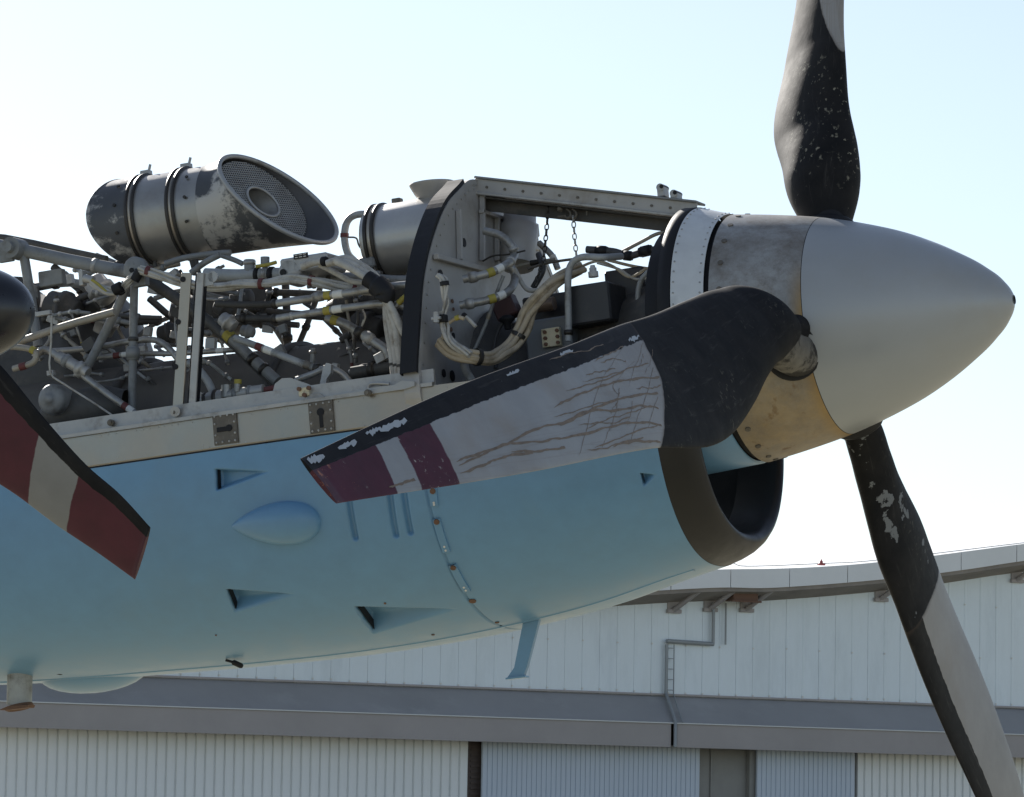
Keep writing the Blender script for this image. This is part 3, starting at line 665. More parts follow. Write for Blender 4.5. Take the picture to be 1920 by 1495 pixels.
    isS = A('SUBTRACT', 1.0, ramp(A('SUBTRACT', v, sw), 0.0, .006))
    base = node_mix(N, L, isS, base, black_s)
    # boot edge: three-point curve across the chord
    q1 = A('ADD', rS, A('MULTIPLY', A('MINIMUM', A('MULTIPLY', v, 2.0), 1.0), rM - rS)); q2 = A('MULTIPLY', A('MAXIMUM', A('SUBTRACT', A('MULTIPLY', v, 2.0), 1.0), 0.0), rE - rM)
    edge = A('SUBTRACT', A('ADD', rho, A('MULTIPLY', jit, .5)), A('ADD', q1, q2))
    isB = A('SUBTRACT', 1.0, ramp(edge, 0.0, .004))
    base = node_mix(N, L, A('MULTIPLY', A('SUBTRACT', 1.0, ramp(edge, .0, .014)), .6), base, (0.07, 0.05, 0.04))
    base = node_mix(N, L, isB, base, black)
    spk = A('MULTIPLY', ramp(noise(85, 4), .60, .64), A('MULTIPLY', ramp(noise(9, 3), .50, .60), ramp(v, .3, .5)))
    base = node_mix(N, L, A('MULTIPLY', A('MULTIPLY', spk, isB), speck), base, (0.25, 0.235, 0.19))
    L.new(base, b.inputs['Base Color'])
    L.new(A('ADD', A('ADD', .46, A('MULTIPLY', n_e, .18)), A('MULTIPLY', isB, .12)), b.inputs['Roughness']); L.new(A('SUBTRACT', .4, A('MULTIPLY', A('MAXIMUM', isB, isS), .28)), b.inputs['Specular IOR Level'])
    bp = N.new('ShaderNodeBump'); bp.inputs['Strength'].default_value = .25; bp.inputs['Distance'].default_value = .004
    L.new(A('ADD', A('MULTIPLY', A('MAXIMUM', isB, isS), .6), A('MULTIPLY', noise(26, 6), .5)), bp.inputs['Height']); L.new(bp.outputs[0], b.inputs['Normal'])
    return m
RC = np.array([.27, .33, .405, .48, .57, .675, .81, 1.02, 1.35, 1.8, 2.4])
RB = np.array([.3, .675, 1.2, 1.8, 2.4]); BE = np.radians([-36.57, -26.24, -26.01, -31.49, -33.25])
RO = np.array([.3, .405, .525, .675, .825, 1.35, 2.4]); RQ = np.array([.3, .525, .825, 1.35, 2.4]); QQ = np.array([.0278, .0163, .0033, .0201, -.0935])
RT = np.array([.27, .36, .48, .675, 1.02, 1.5, 2.4]); TR = np.array([1., .85, .5, .28, .16, .10, .06])
BL = [dict(az=-102.27, dp=1.47, c=[.0455, .1093, .1764, .1936, .216, .2434, .27, .2803, .236, .1967, .0942], o=[.0133, .0465, .0442, .0216, .0023, .0074, .0804]),
      dict(tk=.85, az=15.88, dp=-23.0, c=[.118, .170, .212, .248, .2642, .2453, .2149, .2195, .2104, .1765, .1237], o=[.0166, .0256, .0566, .0348, -.0074, .0035, .0401]),
      dict(tk=.85, az=135.98, dp=21.53, c=[.0866, .0974, .1254, .1722, .2186, .248, .2682, .2798, .2407, .1977, .1296], o=[.0283, .0339, .0337, .0158, .0069, .0045, .0131])]
def blade_mesh(b):
    rr = np.concatenate([np.linspace(.24, .9, 60), np.linspace(.92, 2.4, 60)])
    c = np.maximum(hermite(rr, RC, b['c']), .06); be = hermite(rr, RB, BE) + rad(b['dp']); o_ = hermite(rr, RO, b['o']); q_ = hermite(rr, RQ, QQ)
    th = c * np.interp(rr, RT, TR) * np.interp(rr, [.3, .45], [1, b.get('tk', 1)]); th = np.maximum(th, .008)
    az = rad(b['az']); s_ = np.array([0, sin(az), cos(az)]); t_ = np.array([0, cos(az), -sin(az)]); n0 = np.array([1.0, 0, 0])
    K = 28; vv = (1 - np.cos(np.linspace(0, pi, K))) / 2
    loop_v = np.concatenate([vv, vv[-2:0:-1]]); sgn = np.concatenate([np.ones(K), -np.ones(K - 2)])
    P = []; R_a = []; V_a = []
    for i, r in enumerate(rr):
        dc = sin(be[i]) * n0 + cos(be[i]) * t_; dt = cos(be[i]) * n0 - sin(be[i]) * t_
        sh = (4 * loop_v * (1 - loop_v)) ** .55 * sgn * th[i] / 2
        P.append(r * s_ + (o_[i] + c[i] * (.5 - loop_v))[:, None] * dc + (q_[i] + sh)[:, None] * dt)
        R_a.append(np.full(len(loop_v), r)); V_a.append(loop_v)
    P = np.array(P); a, n = P.shape[:2]; idx = np.arange(a * n).reshape(a, n); nx = np.roll(idx, -1, axis=1)
    F = np.stack([idx[:-1], nx[:-1], nx[1:], idx[1:]], -1).reshape(-1, 4).tolist(); sm = [True] * len(F)
    F += [idx[-1].tolist()[::-1], idx[0].tolist()]; sm += [False, False]
    me = bpy.data.meshes.new('blade'); me.from_pydata(P.reshape(-1, 3).tolist(), [], F); me.polygons.foreach_set('use_smooth', sm)
    for k, arr in (('rho', R_a), ('chd', V_a)):
        at = me.attributes.new(k, 'FLOAT', 'POINT'); at.data.foreach_set('value', np.concatenate(arr).astype(np.float32))
    me.update(); return me
SX = np.array([-.1544, -.07, .0367, .12, .22, .31, .37, .405, .4205, .4253]); SR_ = np.array([.2667, .2530, .2310, .2070, .1690, .1200, .0780, .0440, .0200, .008])
def spin_r(x): return hermite(x, SX, SR_)
def root_foot(px, py):
    best = None
    for x in np.linspace(-.12, .06, 500):
        q = ptx(px, py, x); e = abs(math.hypot(q[1], q[2]) - float(spin_r(x)))
        if q[1] < .1 and (best is None or e < best[0]): best = (e, q)
    return best[1]
def blade_pt(b, r, v, side):
    c = max(float(hermite(r, RC, b['c'])), .06); be = float(hermite(r, RB, BE)) + rad(b['dp']); o_ = float(hermite(r, RO, b['o'])); q_ = float(hermite(r, RQ, QQ)); th = max(c * float(np.interp(r, RT, TR)), .008)
    az = rad(b['az']); s_ = np.array([0, sin(az), cos(az)]); t_ = np.array([0, cos(az), -sin(az)]); n0 = np.array([1.0, 0, 0])
    dc = sin(be) * n0 + cos(be) * t_; dt = cos(be) * n0 - sin(be) * t_
    return r * s_ + (o_ + c * (.5 - v)) * dc + (q_ + side * ((4 * v * (1 - v)) ** .55 * th / 2 + .0006)) * dt
STR = [(1.995, 2.105), (2.175, 2.5)]
BM = [blade_mat('blade_paint_a', 1.30, 1.13, 1.05, .17, STR, .18, 1.0, (.33, .34, .355)), blade_mat('blade_paint_b', .62, .86, 1.1, .24, STR, .3, 1.0, (.33, .34, .355), strip_tip=.05, speck=1.0), blade_mat('blade_paint_c', .77, .745, .74, .22, STR, .0, 0.0, (.31, .30, .295), peel=.9, strip_tip=.05)]
for k, b in enumerate(BL):
    bl = link('blade', blade_mesh(b), BM[k], PROP)
    bl['label'] = ['rust-streaked grey blade with two red tip bands', 'upright blade with speckled black root', 'lower blade with black root and bare grey face'][k]
    az = rad(b['az']); s_ = np.array([0, sin(az), cos(az)]); t_ = np.array([0, cos(az), -sin(az)])
    m = MB()
    SEAL = mat('root_sealant', (.15, .14, .125), .85, 0, .3, 30, col2=(.03, .027, .025), amt=.62, scale2=16, sharp=.08, bump=.4, bscale=70)
    if k == 0:
        A_ = blade_pt(b, .46, .5, 0); B_ = root_foot(1487, 662); d = B_ - A_; m.tube(smooth_path([A_, A_ + d * .45, A_ + d * .8, B_ + d * .25], 6), [.030] * 3 + [.040] * 6 + [.047] * 10, 24); part('blade_root', m, SEAL, bl)
        m = MB(); nn = B_ / np.linalg.norm(B_); nn = np.array([.1, B_[1], B_[2]]); nn /= np.linalg.norm(nn); e1 = np.array([1.0, 0, 0]) - nn * nn[0]; e1 /= np.linalg.norm(e1)
        m.lathe([(-.03, .060), (.003, .0585), (.006, .055), (.002, .046), (.001, 0)], B_, (nn, e1, np.cross(nn, e1)), 32); part('root_gaiter', m, BLACK, bl)
    else:
        c = np.array([.012, 0, 0]) + t_ * .02
        m.lathe([(.19, .044), (.262, .042), (.29, .038), (.32, .028), (.33, .01)], c, (s_, [1, 0, 0], t_), 28); part('blade_root', m, BLACK, bl)
        m = MB(); m.lathe([(.20, .060), (.242, .060), (.248, .056), (.246, .050)], c, (s_, [1, 0, 0], t_), 28); part('root_gaiter', m, BLACK, bl)
# spinner back shell: dull, grimy, stained along the joint and below the roots
def spinner_mat():
    m = bpy.data.materials.new('spinner_shell_stained'); m.use_nodes = True; N = m.node_tree.nodes; L = m.node_tree.links; b = N['Principled BSDF']
    A = lambda op, *q: node_math(N, L, op, *q)
    tc = N.new('ShaderNodeTexCoord'); sp = N.new('ShaderNodeSeparateXYZ'); L.new(tc.outputs['Object'], sp.inputs[0]); X, Y_, Z_ = sp.outputs
    def noise(scale, det=6, ro=.65, stretch=None):
        n = N.new('ShaderNodeTexNoise'); n.inputs['Scale'].default_value = scale; n.inputs['Detail'].default_value = det; n.inputs['Roughness'].default_value = ro
        if stretch:
            mp = N.new('ShaderNodeMapping'); mp.inputs['Scale'].default_value = stretch; L.new(tc.outputs['Object'], mp.inputs[0]); L.new(mp.outputs[0], n.inputs['Vector'])
        else: L.new(tc.outputs['Object'], n.inputs['Vector'])
        return n.outputs[0]
    def ramp(x, lo, hi):
        r = N.new('ShaderNodeMapRange'); r.inputs[1].default_value = lo; r.inputs[2].default_value = hi; L.new(x, r.inputs[0]); return r.outputs[0]
    c = node_mix(N, L, ramp(noise(7), .35, .7), (.42, .42, .41), (.28, .275, .26))
    grime = A('MULTIPLY', ramp(noise(9, 10, .78), .42, .66), .8); c = node_mix(N, L, grime, c, (.165, .135, .105))
    c = node_mix(N, L, A('MULTIPLY', ramp(noise(45, 6, .8), .52, .72), .45), c, (.10, .085, .07))
    n2 = noise(9, 7, .7)
    # yellow-brown oil held at the joint, running out from it
    dj = A('SUBTRACT', .0367, X); st = A('SUBTRACT', 1.0, ramp(A('ADD', dj, A('MULTIPLY', A('SUBTRACT', n2, .5), .05)), .004, .030))
    lowz = A('SUBTRACT', 1.0, ramp(Z_, -.02, .12)); c = node_mix(N, L, A('MULTIPLY', A('MULTIPLY', st, lowz), .95), c, (.36, .20, .03))
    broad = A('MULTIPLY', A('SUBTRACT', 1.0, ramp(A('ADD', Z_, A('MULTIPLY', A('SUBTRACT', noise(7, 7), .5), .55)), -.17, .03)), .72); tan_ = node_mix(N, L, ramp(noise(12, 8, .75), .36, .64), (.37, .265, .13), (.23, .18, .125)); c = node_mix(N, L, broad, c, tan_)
    drip = A('MULTIPLY', ramp(noise(20, 5, .6, (1.0, 1.0, .28)), .60, .68), A('SUBTRACT', 1.0, ramp(Z_, -.06, .04))); c = node_mix(N, L, A('MULTIPLY', drip, .7), c, (.17, .095, .035))
    blot = A('MULTIPLY', ramp(noise(13, 5), .66, .70), A('SUBTRACT', 1.0, ramp(Z_, -.1, -.02))); c = node_mix(N, L, A('MULTIPLY', blot, .8), c, (.16, .085, .03))
    L.new(c, b.inputs['Base Color']); b.inputs['Metallic'].default_value = .35
    L.new(A('ADD', .36, A('MULTIPLY', n2, .25)), b.inputs['Roughness'])
    bp = N.new('ShaderNodeBump'); bp.inputs['Strength'].default_value = .08; bp.inputs['Distance'].default_value = .003; L.new(n2, bp.inputs['Height']); L.new(bp.outputs[0], b.inputs['Normal'])
    return m
b0 = BL[0]; NB = [o for o in PROP.children if o.name.startswith('blade')][0]
e_ = blade_pt(b0, 1.5, .5, 1) - blade_pt(b0, 1.5, .5, -1); SIDE = 1 if e_ @ (OCAM - blade_pt(b0, 1.5, .5, 0)) > 0 else -1
gr, gv = np.linspace(1.0, 2.39, 140), np.linspace(.02, .98, 60)
gp = np.array([[blade_pt(b0, r, v, SIDE) for v in gv] for r in gr]); cc_ = (gp - OCAM) @ MCAM.T; gpx = np.stack([960 + FPX * cc_[..., 0] / cc_[..., 2], 747.5 - FPX * cc_[..., 1] / cc_[..., 2]], -1)
def on_blade(px, py):
    d = ((gpx - np.array([px, py])) ** 2).sum(-1); i, j = np.unravel_index(d.argmin(), d.shape); return gr[i], gv[j]
RUN = mat('rust_run', (.20, .155, .12), .7, 0, .3, 60)
runs = [[(1238, 708), (1180, 712), (1130, 722), (1085, 742), (1040, 765)], [(1232, 735), (1175, 742), (1120, 760), (1060, 790), (1000, 806), (945, 832), (900, 846), (856, 862)], [(1240, 796), (1180, 792), (1120, 806), (1060, 820), (1010, 828), (950, 836), (905, 852), (860, 872)],
        [(1236, 765), (1200, 760), (1150, 768), (1100, 772), (1050, 800)], [(1240, 828), (1190, 826), (1150, 834)], [(1000, 850), (950, 858), (910, 872), (865, 890)], [(1060, 838), (1010, 845), (960, 848)], [(780, 898), (755, 908), (730, 918)],
        [(1170, 650), (1140, 690), (1120, 730), (1100, 790), (1085, 850)], [(1225, 690), (1210, 740), (1195, 790), (1180, 835)], [(1205, 640), (1190, 690), (1175, 725)], [(1150, 790), (1140, 815), (1130, 845)], [(1225, 660), (1205, 700)], [(1160, 735), (1150, 765)], [(1235, 745), (1218, 780), (1212, 800)], [(1190, 675), (1150, 720), (1165, 745)]]
for k in range(16):
    x0, y0 = random.uniform(1130, 1240), random.uniform(640, 832); L_ = [(x0, y0)]
    if k < 12:
        ln, sl = random.uniform(30, 130), random.uniform(.05, .35); runs.insert(4, [(x0 - ln * u, y0 + ln * u * sl + random.uniform(-3, 3)) for u in (0, .33, .66, 1)])
    else:
        ln = random.uniform(25, 80); runs.append([(x0 - ln * .25 * u, y0 + ln * u) for u in (0, .5, 1) if y0 + ln * u < 838] or [(x0, y0), (x0 - 3, y0 + 5)])
runs = [q for q in runs if len(q) > 1]; NLONG = 20
m = MB()
for i, L_ in enumerate(runs):
    if len(L_) == 2: L_ = [L_[0], ((L_[0][0] + L_[1][0]) / 2 + 3, (L_[0][1] + L_[1][1]) / 2), L_[1]]
    q = np.array([on_blade(*p) for p in L_]); q = smooth_path(np.c_[q, np.zeros(len(q))], 9)[:, :2].copy(); q[:, 1] += np.cumsum(RNG.normal(0, .0022, len(q))) + .004 * np.sin(np.arange(len(q)) * .9 + i)
    wv = (.0021 if i < 4 or 16 <= i < NLONG else .0011) * (.6 + .8 * RNG.random(len(q))); wv[-4:] *= np.linspace(1, .2, 4); V = []
    for (r, v), w_ in zip(q, wv):
        v = min(max(v, .03), .97); p = blade_pt(b0, r, v, SIDE); t = blade_pt(b0, r + .01, v, SIDE) - p
        if i < NLONG: u = blade_pt(b0, r, v + .01, SIDE) - p
        else: u = t
        u /= np.linalg.norm(u); V += [p - u * w_, p + u * w_]
    m.add(V, [(2 * k, 2 * k + 1, 2 * k + 3, 2 * k + 2) for k in range(len(q) - 1)])
part('rust_runs', m, RUN, NB)['kind'] = 'stuff'
CHIP = mat('bare_chip', (.42, .45, .48), .55, .1, .1, 40); m = MB()
for x0, y0, x1, y1, w_ in ((568, 858, 604, 846, 15), (632, 834, 668, 820, 12), (684, 806, 712, 796, 11), (706, 800, 760, 780, 13), (950, 699, 972, 690, 7), (1046, 662, 1072, 652, 7), (1176, 634, 1200, 625, 8)):
    A_, B_ = np.array([x0, y0]), np.array([x1, y1]); nn = np.array([.35, .93]); K_ = 14; up_ = []; dn_ = []
    for u in np.linspace(0, 1, K_):
        h = w_ * math.sqrt(max(4 * u * (1 - u), .05)); c = A_ + (B_ - A_) * u + nn * w_ * .6
        up_.append(c - nn * h * random.uniform(.15, .6)); dn_.append(c + nn * h * random.uniform(.25, .8))
    V = [blade_pt(b0, *on_blade(*p), SIDE) for p in up_ + dn_]
    m.add(V, [(k, k + 1, K_ + k + 1, K_ + k) for k in range(K_ - 1)])
part('paint_chips', m, CHIP, NB)['kind'] = 'stuff'
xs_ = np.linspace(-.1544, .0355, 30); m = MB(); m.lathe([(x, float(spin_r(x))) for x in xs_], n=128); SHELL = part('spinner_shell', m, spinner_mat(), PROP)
NOSE = mat('spinner_silver', (.36, .375, .39), .36, .12, .04, 5, col2=(.35, .345, .33), amt=.30, scale2=4, sharp=.3, bump=.02, bscale=14, coat=.1)
xs_ = np.concatenate([np.linspace(.0368, .36, 40), np.linspace(.365, .4253, 24)]); m = MB(); m.lathe([(x, float(spin_r(x))) for x in xs_] + [(.4240, .0065), (.412, .006)], n=128); NS = part('spinner_nose', m, NOSE, PROP)
m = MB(); m.lathe([(.4258, .0095), (.4262, .0065), (.416, .006), (.4158, .0)], n=24); part('nose_hole', m, BLACK, NS)
m = MB(); m.lathe([(.030, .2285), (.043, .2270)], n=96); part('joint_shadow_gap', m, BLACK, SHELL)
for a in np.arange(-172, 180, 14.0):
    x = -.132; r = float(spin_r(x)); nn = np.array([.12, sin(rad(a)), cos(rad(a))]); c = np.array([x, r * sin(rad(a)), r * cos(rad(a))]); m = MB(); m.cyl(c - nn * .001, c + nn * .002, .0062, n=10); part('shell_screw', m, BROWN, SHELL)
oil = mat('oil_spot', (.26, .165, .04), .4, 0, .3, 60)
m = MB()
for px, py, r in ((1556, 618, .010), (1566, 634, .007), (1533, 684, .010), (1546, 701, .009), (1524, 640, .007), (1576, 609, .005), (1545, 660, .003), (1610, 560, .0025), (1568, 676, .003), (1720, 470, .003), (1712, 566, .002), (1640, 640, .002), (1600, 720, .003)):
    P = None
    for x in np.linspace(.04, .3, 900):
        q = ptx(px, py, x); 
        if q[1] < .05 and abs(math.hypot(q[1], q[2]) - float(spin_r(x))) < .003: P = q; break
    if P is None: continue
    nn = np.array([.25, P[1], P[2]]); nn[1:] /= np.hypot(*nn[1:]); nn /= np.linalg.norm(nn)
    pts = [P + nn * .0006 + np.cross(nn, [1, 0, 0]) * r * cos(a) * random.uniform(.5, 1.2) + np.cross(nn, np.cross(nn, [1, 0, 0])) * r * sin(a) * random.uniform(.4, 1.1) for a in np.linspace(0, 2 * pi, 11)[:-1]]
    m.add(pts, [tuple(range(10))])
part('oil_spots', m, oil, NS)

# ------------------------------------------------------------------ engine and what is bolted to it
def P3(L, y0=-.25):
    out = []; y = y0
    for q in L:
        if len(q) > 2: y = q[2]
        out.append(pt(q[0], q[1], y))
    return np.array(out)
def along(P, u):
    L_ = np.concatenate([[0], np.cumsum(np.linalg.norm(np.diff(P, axis=0), axis=1))]); s_ = u * L_[-1]
    a = np.array([np.interp(s_, L_, P[:, k]) for k in range(3)]); b = np.array([np.interp(min(s_ + .004, L_[-1]), L_, P[:, k]) for k in range(3)]); c = np.array([np.interp(max(s_ - .004, 0), L_, P[:, k]) for k in range(3)])
    t = b - c; return a, t / np.linalg.norm(t), L_[-1]
def pipe(L, rpx, m, name='pipe', bands=(), y=-.25, sm=6, n=10):
    """one pipe run; bands: (position, length px, radius factor, material, name)"""
    P = smooth_path(P3(L, y), sm); r = rpx * PX * .9; mb = MB(); mb.tube(P, r, n); o = part(name, mb, m, NAC)
    for u, ln, k, bm, nm in bands:
        c, t, tot = along(P, u); h = ln * PX / 2; b_ = MB()
        if nm in ('coupling', 'clamp', 'union_nut'):
            b_.tube([c - t * h, c - t * h * .7, c - t * h * .69, c + t * h * .69, c + t * h * .7, c + t * h], np.array([.86, .9, 1, 1, .9, .86]) * r * k, 8 if nm == 'union_nut' else 14)
        else: b_.tube([c - t * h, c + t * h], r * k, n)
        part(nm, b_, bm, o)
    return o
def bundle(L, rpx, m, k=6, name='cable_bundle', ties=(), y=-.3, twist=3.0, loose=1.0, tm=REDB):
    P = smooth_path(P3(L, y), 8); T = np.gradient(P, axis=0); T /= np.linalg.norm(T, axis=1)[:, None]; mb = MB(); r = rpx * PX
    a = np.cross(T, [0, 1.0, 0.05]); a /= np.linalg.norm(a, axis=1)[:, None]; b = np.cross(T, a); u = np.linspace(0, 1, len(P))
    for i in range(k):
        ph = 2 * pi * i / k + random.uniform(-.3, .3); rr = r * (.62 if i else 0.1) * loose * (1 + .25 * np.sin(u * random.uniform(5, 11) + random.uniform(0, 6)))
        an = ph + u * twist + .5 * np.sin(u * 7 + i)
        mb.tube(P + (np.cos(an) * rr)[:, None] * a + (np.sin(an) * rr)[:, None] * b, r * random.uniform(.30, .42), 6)
    o = part(name, mb, m, NAC)
    for q in ties:
        c, t, tot = along(P, q); b_ = MB(); b_.tube([c - t * 4 * PX, c + t * 4 * PX], r * 1.12, 10); part('cable_tie', b_, tm, o)
    return o
def cylx(c, L_, r, m, name, parent=None, n=28, prof=None):
    mb = MB(); mb.lathe(prof or [(-L_ / 2, 0), (-L_ / 2, r * .94), (-L_ / 2 + r * .06, r), (L_ / 2 - r * .06, r), (L_ / 2, r * .94), (L_ / 2, 0)], c, n=n); return part(name, mb, m, parent or NAC)

# --- big castings: jet pipe, gearbox, turbine casing
JET = mat('jet_pipe_skin', (0.110, 0.100, 0.088), 0.75, 0.0, 0.2, 8, col2=(0.08, 0.07, 0.06), amt=0.45, scale2=5, sharp=0.4, bump=0.08, bscale=25)
m = MB(); m.lathe([(-2.9, .28), (-2.0, .28), (-1.6, .27), (-1.2, .255), (-.95, .25), (-.80, .24)], (0, .08, -.115), n=64); JP = part('jet_pipe', m, JET, NAC)
for x, r in ((-1.62, .272), (-1.24, .257), (-.90, .249)):
    m = MB(); m.lathe([(x - .012, r), (x - .010, r + .010), (x + .010, r + .010), (x + .012, r)], (0, .08, -.115), n=64); part('pipe_flange', m, DARK, JP)
m = MB(); m.lathe([(-.86, .20), (-.74, .21), (-.70, .165), (-.60, .150), (-.52, .155), (-.50, .175), (-.47, .175), (-.46, .15), (-.36, .13), (-.27, .12)], (0, .04, -.06), n=48); GB = part('reduction_gearbox', m, DARK, NAC)
for k in range(14):
    a = 2 * pi * k / 14; m = MB(); c = np.array([-.485, .04 + .168 * sin(a), -.06 + .168 * cos(a)]); m.cyl(c - [.02, 0, 0], c + [.026, 0, 0], .006, n=6); part('flange_bolt', m, STEEL, GB)
m = MB(); m.lathe([(-2.9, .26), (-2.2, .27), (-2.05, .26), (-2.03, .28), (-1.99, .28), (-1.97, .25), (-1.82, .22), (-1.80, .235), (-1.77, .235), (-1.75, .19), (-1.70, .05)], (0, .18, .13), n=56); part('turbine_casing', m, DARK, NAC)
m = MB(); m.lathe([(-1.16, .03), (-1.14, .09), (-1.05, .10), (-1.04, .12), (-1.01, .12), (-1.0, .105), (-.90, .12), (-.76, .13)], (0, .12, .235), n=48); part('compressor_casing', m, DARK, NAC)
m = MB(); m.lathe([(-1.60, .02), (-1.58, .05), (-1.50, .06), (-1.48, .075), (-1.46, .075), (-1.44, .06), (-1.36, .05), (-1.34, .02)], (0, .16, .27), n=36); part('pump_casing', m, DARK, NAC)
m = MB(); m.lathe([(-2.05, .10), (-1.9, .12), (-1.75, .115), (-1.7, .07)], (0, -.2, -.14), n=32); part('starter_casing', m, STEEL, NAC)

# --- upper drum with mesh-covered scarfed mouth
DC = pt(318, 408, -.02); DR = .1015
def drum_shell(x0f, x1f, r, n=72, k=26, fl=0.0):
    a = np.linspace(0, 2 * pi, n + 1); rows = []
    for u in np.linspace(0, 1, k):
        x = x0f(a) * (1 - u) + x1f(a) * u; q = r + fl * u * u; rows.append(np.stack([DC[0] + x, DC[1] + q * np.sin(a), DC[2] + q * np.cos(a)], -1))
    return np.array(rows)
mouth = lambda a: .272 + .050 * np.sin(a) - .092 * np.cos(a)
tail = lambda a: -.112 + .028 * np.sin(a) - .012 * np.cos(a) + .014 * np.cos(2 * a)
s0 = lambda a: 0 * a - .052
s1 = lambda a: 0 * a + .118
DRUM = link('intake_drum', grid_mesh('intake_drum', drum_shell(s0, s1, DR)), DRUMM, NAC)
fr = link('drum_mouth', grid_mesh('drum_mouth', drum_shell(s1, mouth, DR + .0025, fl=.010)), DRUMG, DRUM)
bk_ = link('drum_tail', grid_mesh('drum_tail', drum_shell(tail, s0, DR + .0025)), DRUMG, DRUM)
inn = link('drum_liner', grid_mesh('drum_liner', drum_shell(lambda a: 0 * a + .12, lambda a: mouth(a) - .002, DR - .004, fl=.013)), mat('drum_liner_grey', (.10, .10, .105), .55, .3, .2, 15), DRUM)
a = np.linspace(0, 2 * pi, 73); RM = DR + .011; rimp = np.stack([DC[0] + mouth(a), DC[1] + RM * np.sin(a), DC[2] + RM * np.cos(a)], -1); m = MB(); m.tube(rimp, .0055, 8, cap=False); part('mouth_rim', m, BRKT, DRUM)
rimp = np.stack([DC[0] + tail(a), DC[1] + DR * np.sin(a), DC[2] + DR * np.cos(a)], -1); m = MB(); m.tube(rimp, .004, 8, cap=False); part('tail_rim', m, DRUMG, DRUM)
rows = []
for r in (DR, .06, .002): rows.append(np.stack([DC[0] + tail(a) + (DR - r) * .35, DC[1] + r * np.sin(a), DC[2] + r * np.cos(a)], -1))
link('drum_end_cap', grid_mesh('drum_end_cap', np.array(rows)), DRUMG, DRUM)
# wire mesh screen: real wires in a round frame with a central opening
m = MB(); hr = .036; MR = DR * .985
xm = lambda y, z: .232 + .45 * y - .50 * z
for t in np.arange(-MR + .002, MR, .0056):
    L_ = math.sqrt(max(MR ** 2 - t * t, 0)); hh = math.sqrt(max(hr ** 2 - t ** 2, 0))
    for s_, e_ in (((-L_, -hh), (hh, L_)) if hh > 0 else ((-L_, L_),)):
        if e_ - s_ < .004: continue
        m.tube([DC + [xm(t, s_), t, s_], DC + [xm(t, e_), t, e_]], .0012, 4, cap=False); m.tube([DC + [xm(s_, t) + .001, s_, t], DC + [xm(e_, t) + .001, e_, t]], .0012, 4, cap=False)
part('mesh_screen', m, BRKT, DRUM)
an = np.linspace(0, 2 * pi, 41); m = MB(); m.tube([DC + [xm(hr * sin(q), hr * cos(q)) + .003, hr * sin(q), hr * cos(q)] for q in an], .0035, 8, cap=False); part('screen_eye', m, ALUD, DRUM)
rows = [np.array([DC + [xm(hr * sin(q), hr * cos(q)) - dx, hr * sin(q), hr * cos(q)] for q in an]) for dx in (0, .05)]; link('eye_sleeve', grid_mesh('eye_sleeve', np.array(rows)), ALUD, DRUM)
m = MB(); m.lathe([(.115, DR - .003), (.115, .0)], DC, n=40); part('drum_back_plate', m, DARK, DRUM)
for x in (-.050, .052):
    for dx in (-.0075, .0075):
        m = MB(); m.lathe([(x + dx - .0035, DR), (x + dx - .003, DR + .006), (x + dx + .003, DR + .006), (x + dx + .0035, DR)], DC, n=64); part('drum_strap', m, STRAP, DRUM)
    m = MB(); m.lathe([(x - .005, DR), (x - .004, DR + .004), (x + .004, DR + .004), (x + .005, DR)], DC, n=64); part('strap_band', m, ALU, DRUM)
    m = MB(); c = DC + np.array([x, .0, DR + .009]); m.box(c, (.022, .02, .010)); m.cyl(c + [.006, 0, 0], c + [.012, .0, .018], .0035, n=6); part('strap_buckle', m, BRKT, DRUM)
    m = MB(); c = DC + np.array([x, -.02, -DR - .012]); m.tube([c + [0, 0, .03], c + [.012, .0, -.03]], .007, 8); m.tube([c + [.012, 0, .02], c + [.02, 0, -.03]], .006, 8); part('drum_foot', m, DARK, DRUM)
m = MB()
for aa, x in ((-110, -.085), (-75, -.085), (-45, -.085), (-110, .09), (-80, .092), (-50, .09)):
    c = DC + np.array([x, (DR + .003) * sin(rad(aa)), (DR + .003) * cos(rad(aa))]); nn = np.array([0, sin(rad(aa)), cos(rad(aa))]); m.cyl(c, c + nn * .003, .004, n=8)
part('drum_screws', m, STRAP, DRUM)

# --- second drum against the frame, with filler bowl
TC = pt(742, 452, .0); TR_ = .0835
m = MB(); x0 = -.055; m.lathe([(x0 - .004, 0), (x0 - .002, .05), (x0, TR_ - .008), (x0 + .004, TR_ - .002), (x0 + .010, TR_), (XF - TC[0] - .01, TR_ * 1.0)], TC, n=64); TANK = part('oil_tank', m, mat('tank_metal', (.47, .46, .44), .36, .6, .1, 8, col2=(.30, .27, .23), amt=.35, scale2=6, sharp=.4), NAC)
for x in (-.038, -.020):
    m = MB(); m.lathe([(x - .004, TR_), (x - .003, TR_ + .005), (x + .003, TR_ + .005), (x + .004, TR_)], TC, n=64); part('tank_strap', m, STRAP, TANK)
m = MB(); m.lathe([(-.034, TR_), (-.033, TR_ + .003), (-.025, TR_ + .003), (-.024, TR_)], TC, n=64); part('strap_band', m, ALU, TANK)
c = TC + np.array([.012, 0, TR_ + .004]); m = MB(); m.box(c, (.02, .02, .012)); part('strap_buckle', m, BROWN, TANK)
c = pt(812, 372, .0); m = MB(); m.lathe([(-.006, .028), (.0, .030), (.006, .038), (.030, .050), (.033, .051), (.031, .046), (.008, .034), (.006, 0)], c, ((0, 0, 1), (1, 0, 0), (0, 1, 0)), 36); part('filler_bowl', m, FRAMEG, TANK)

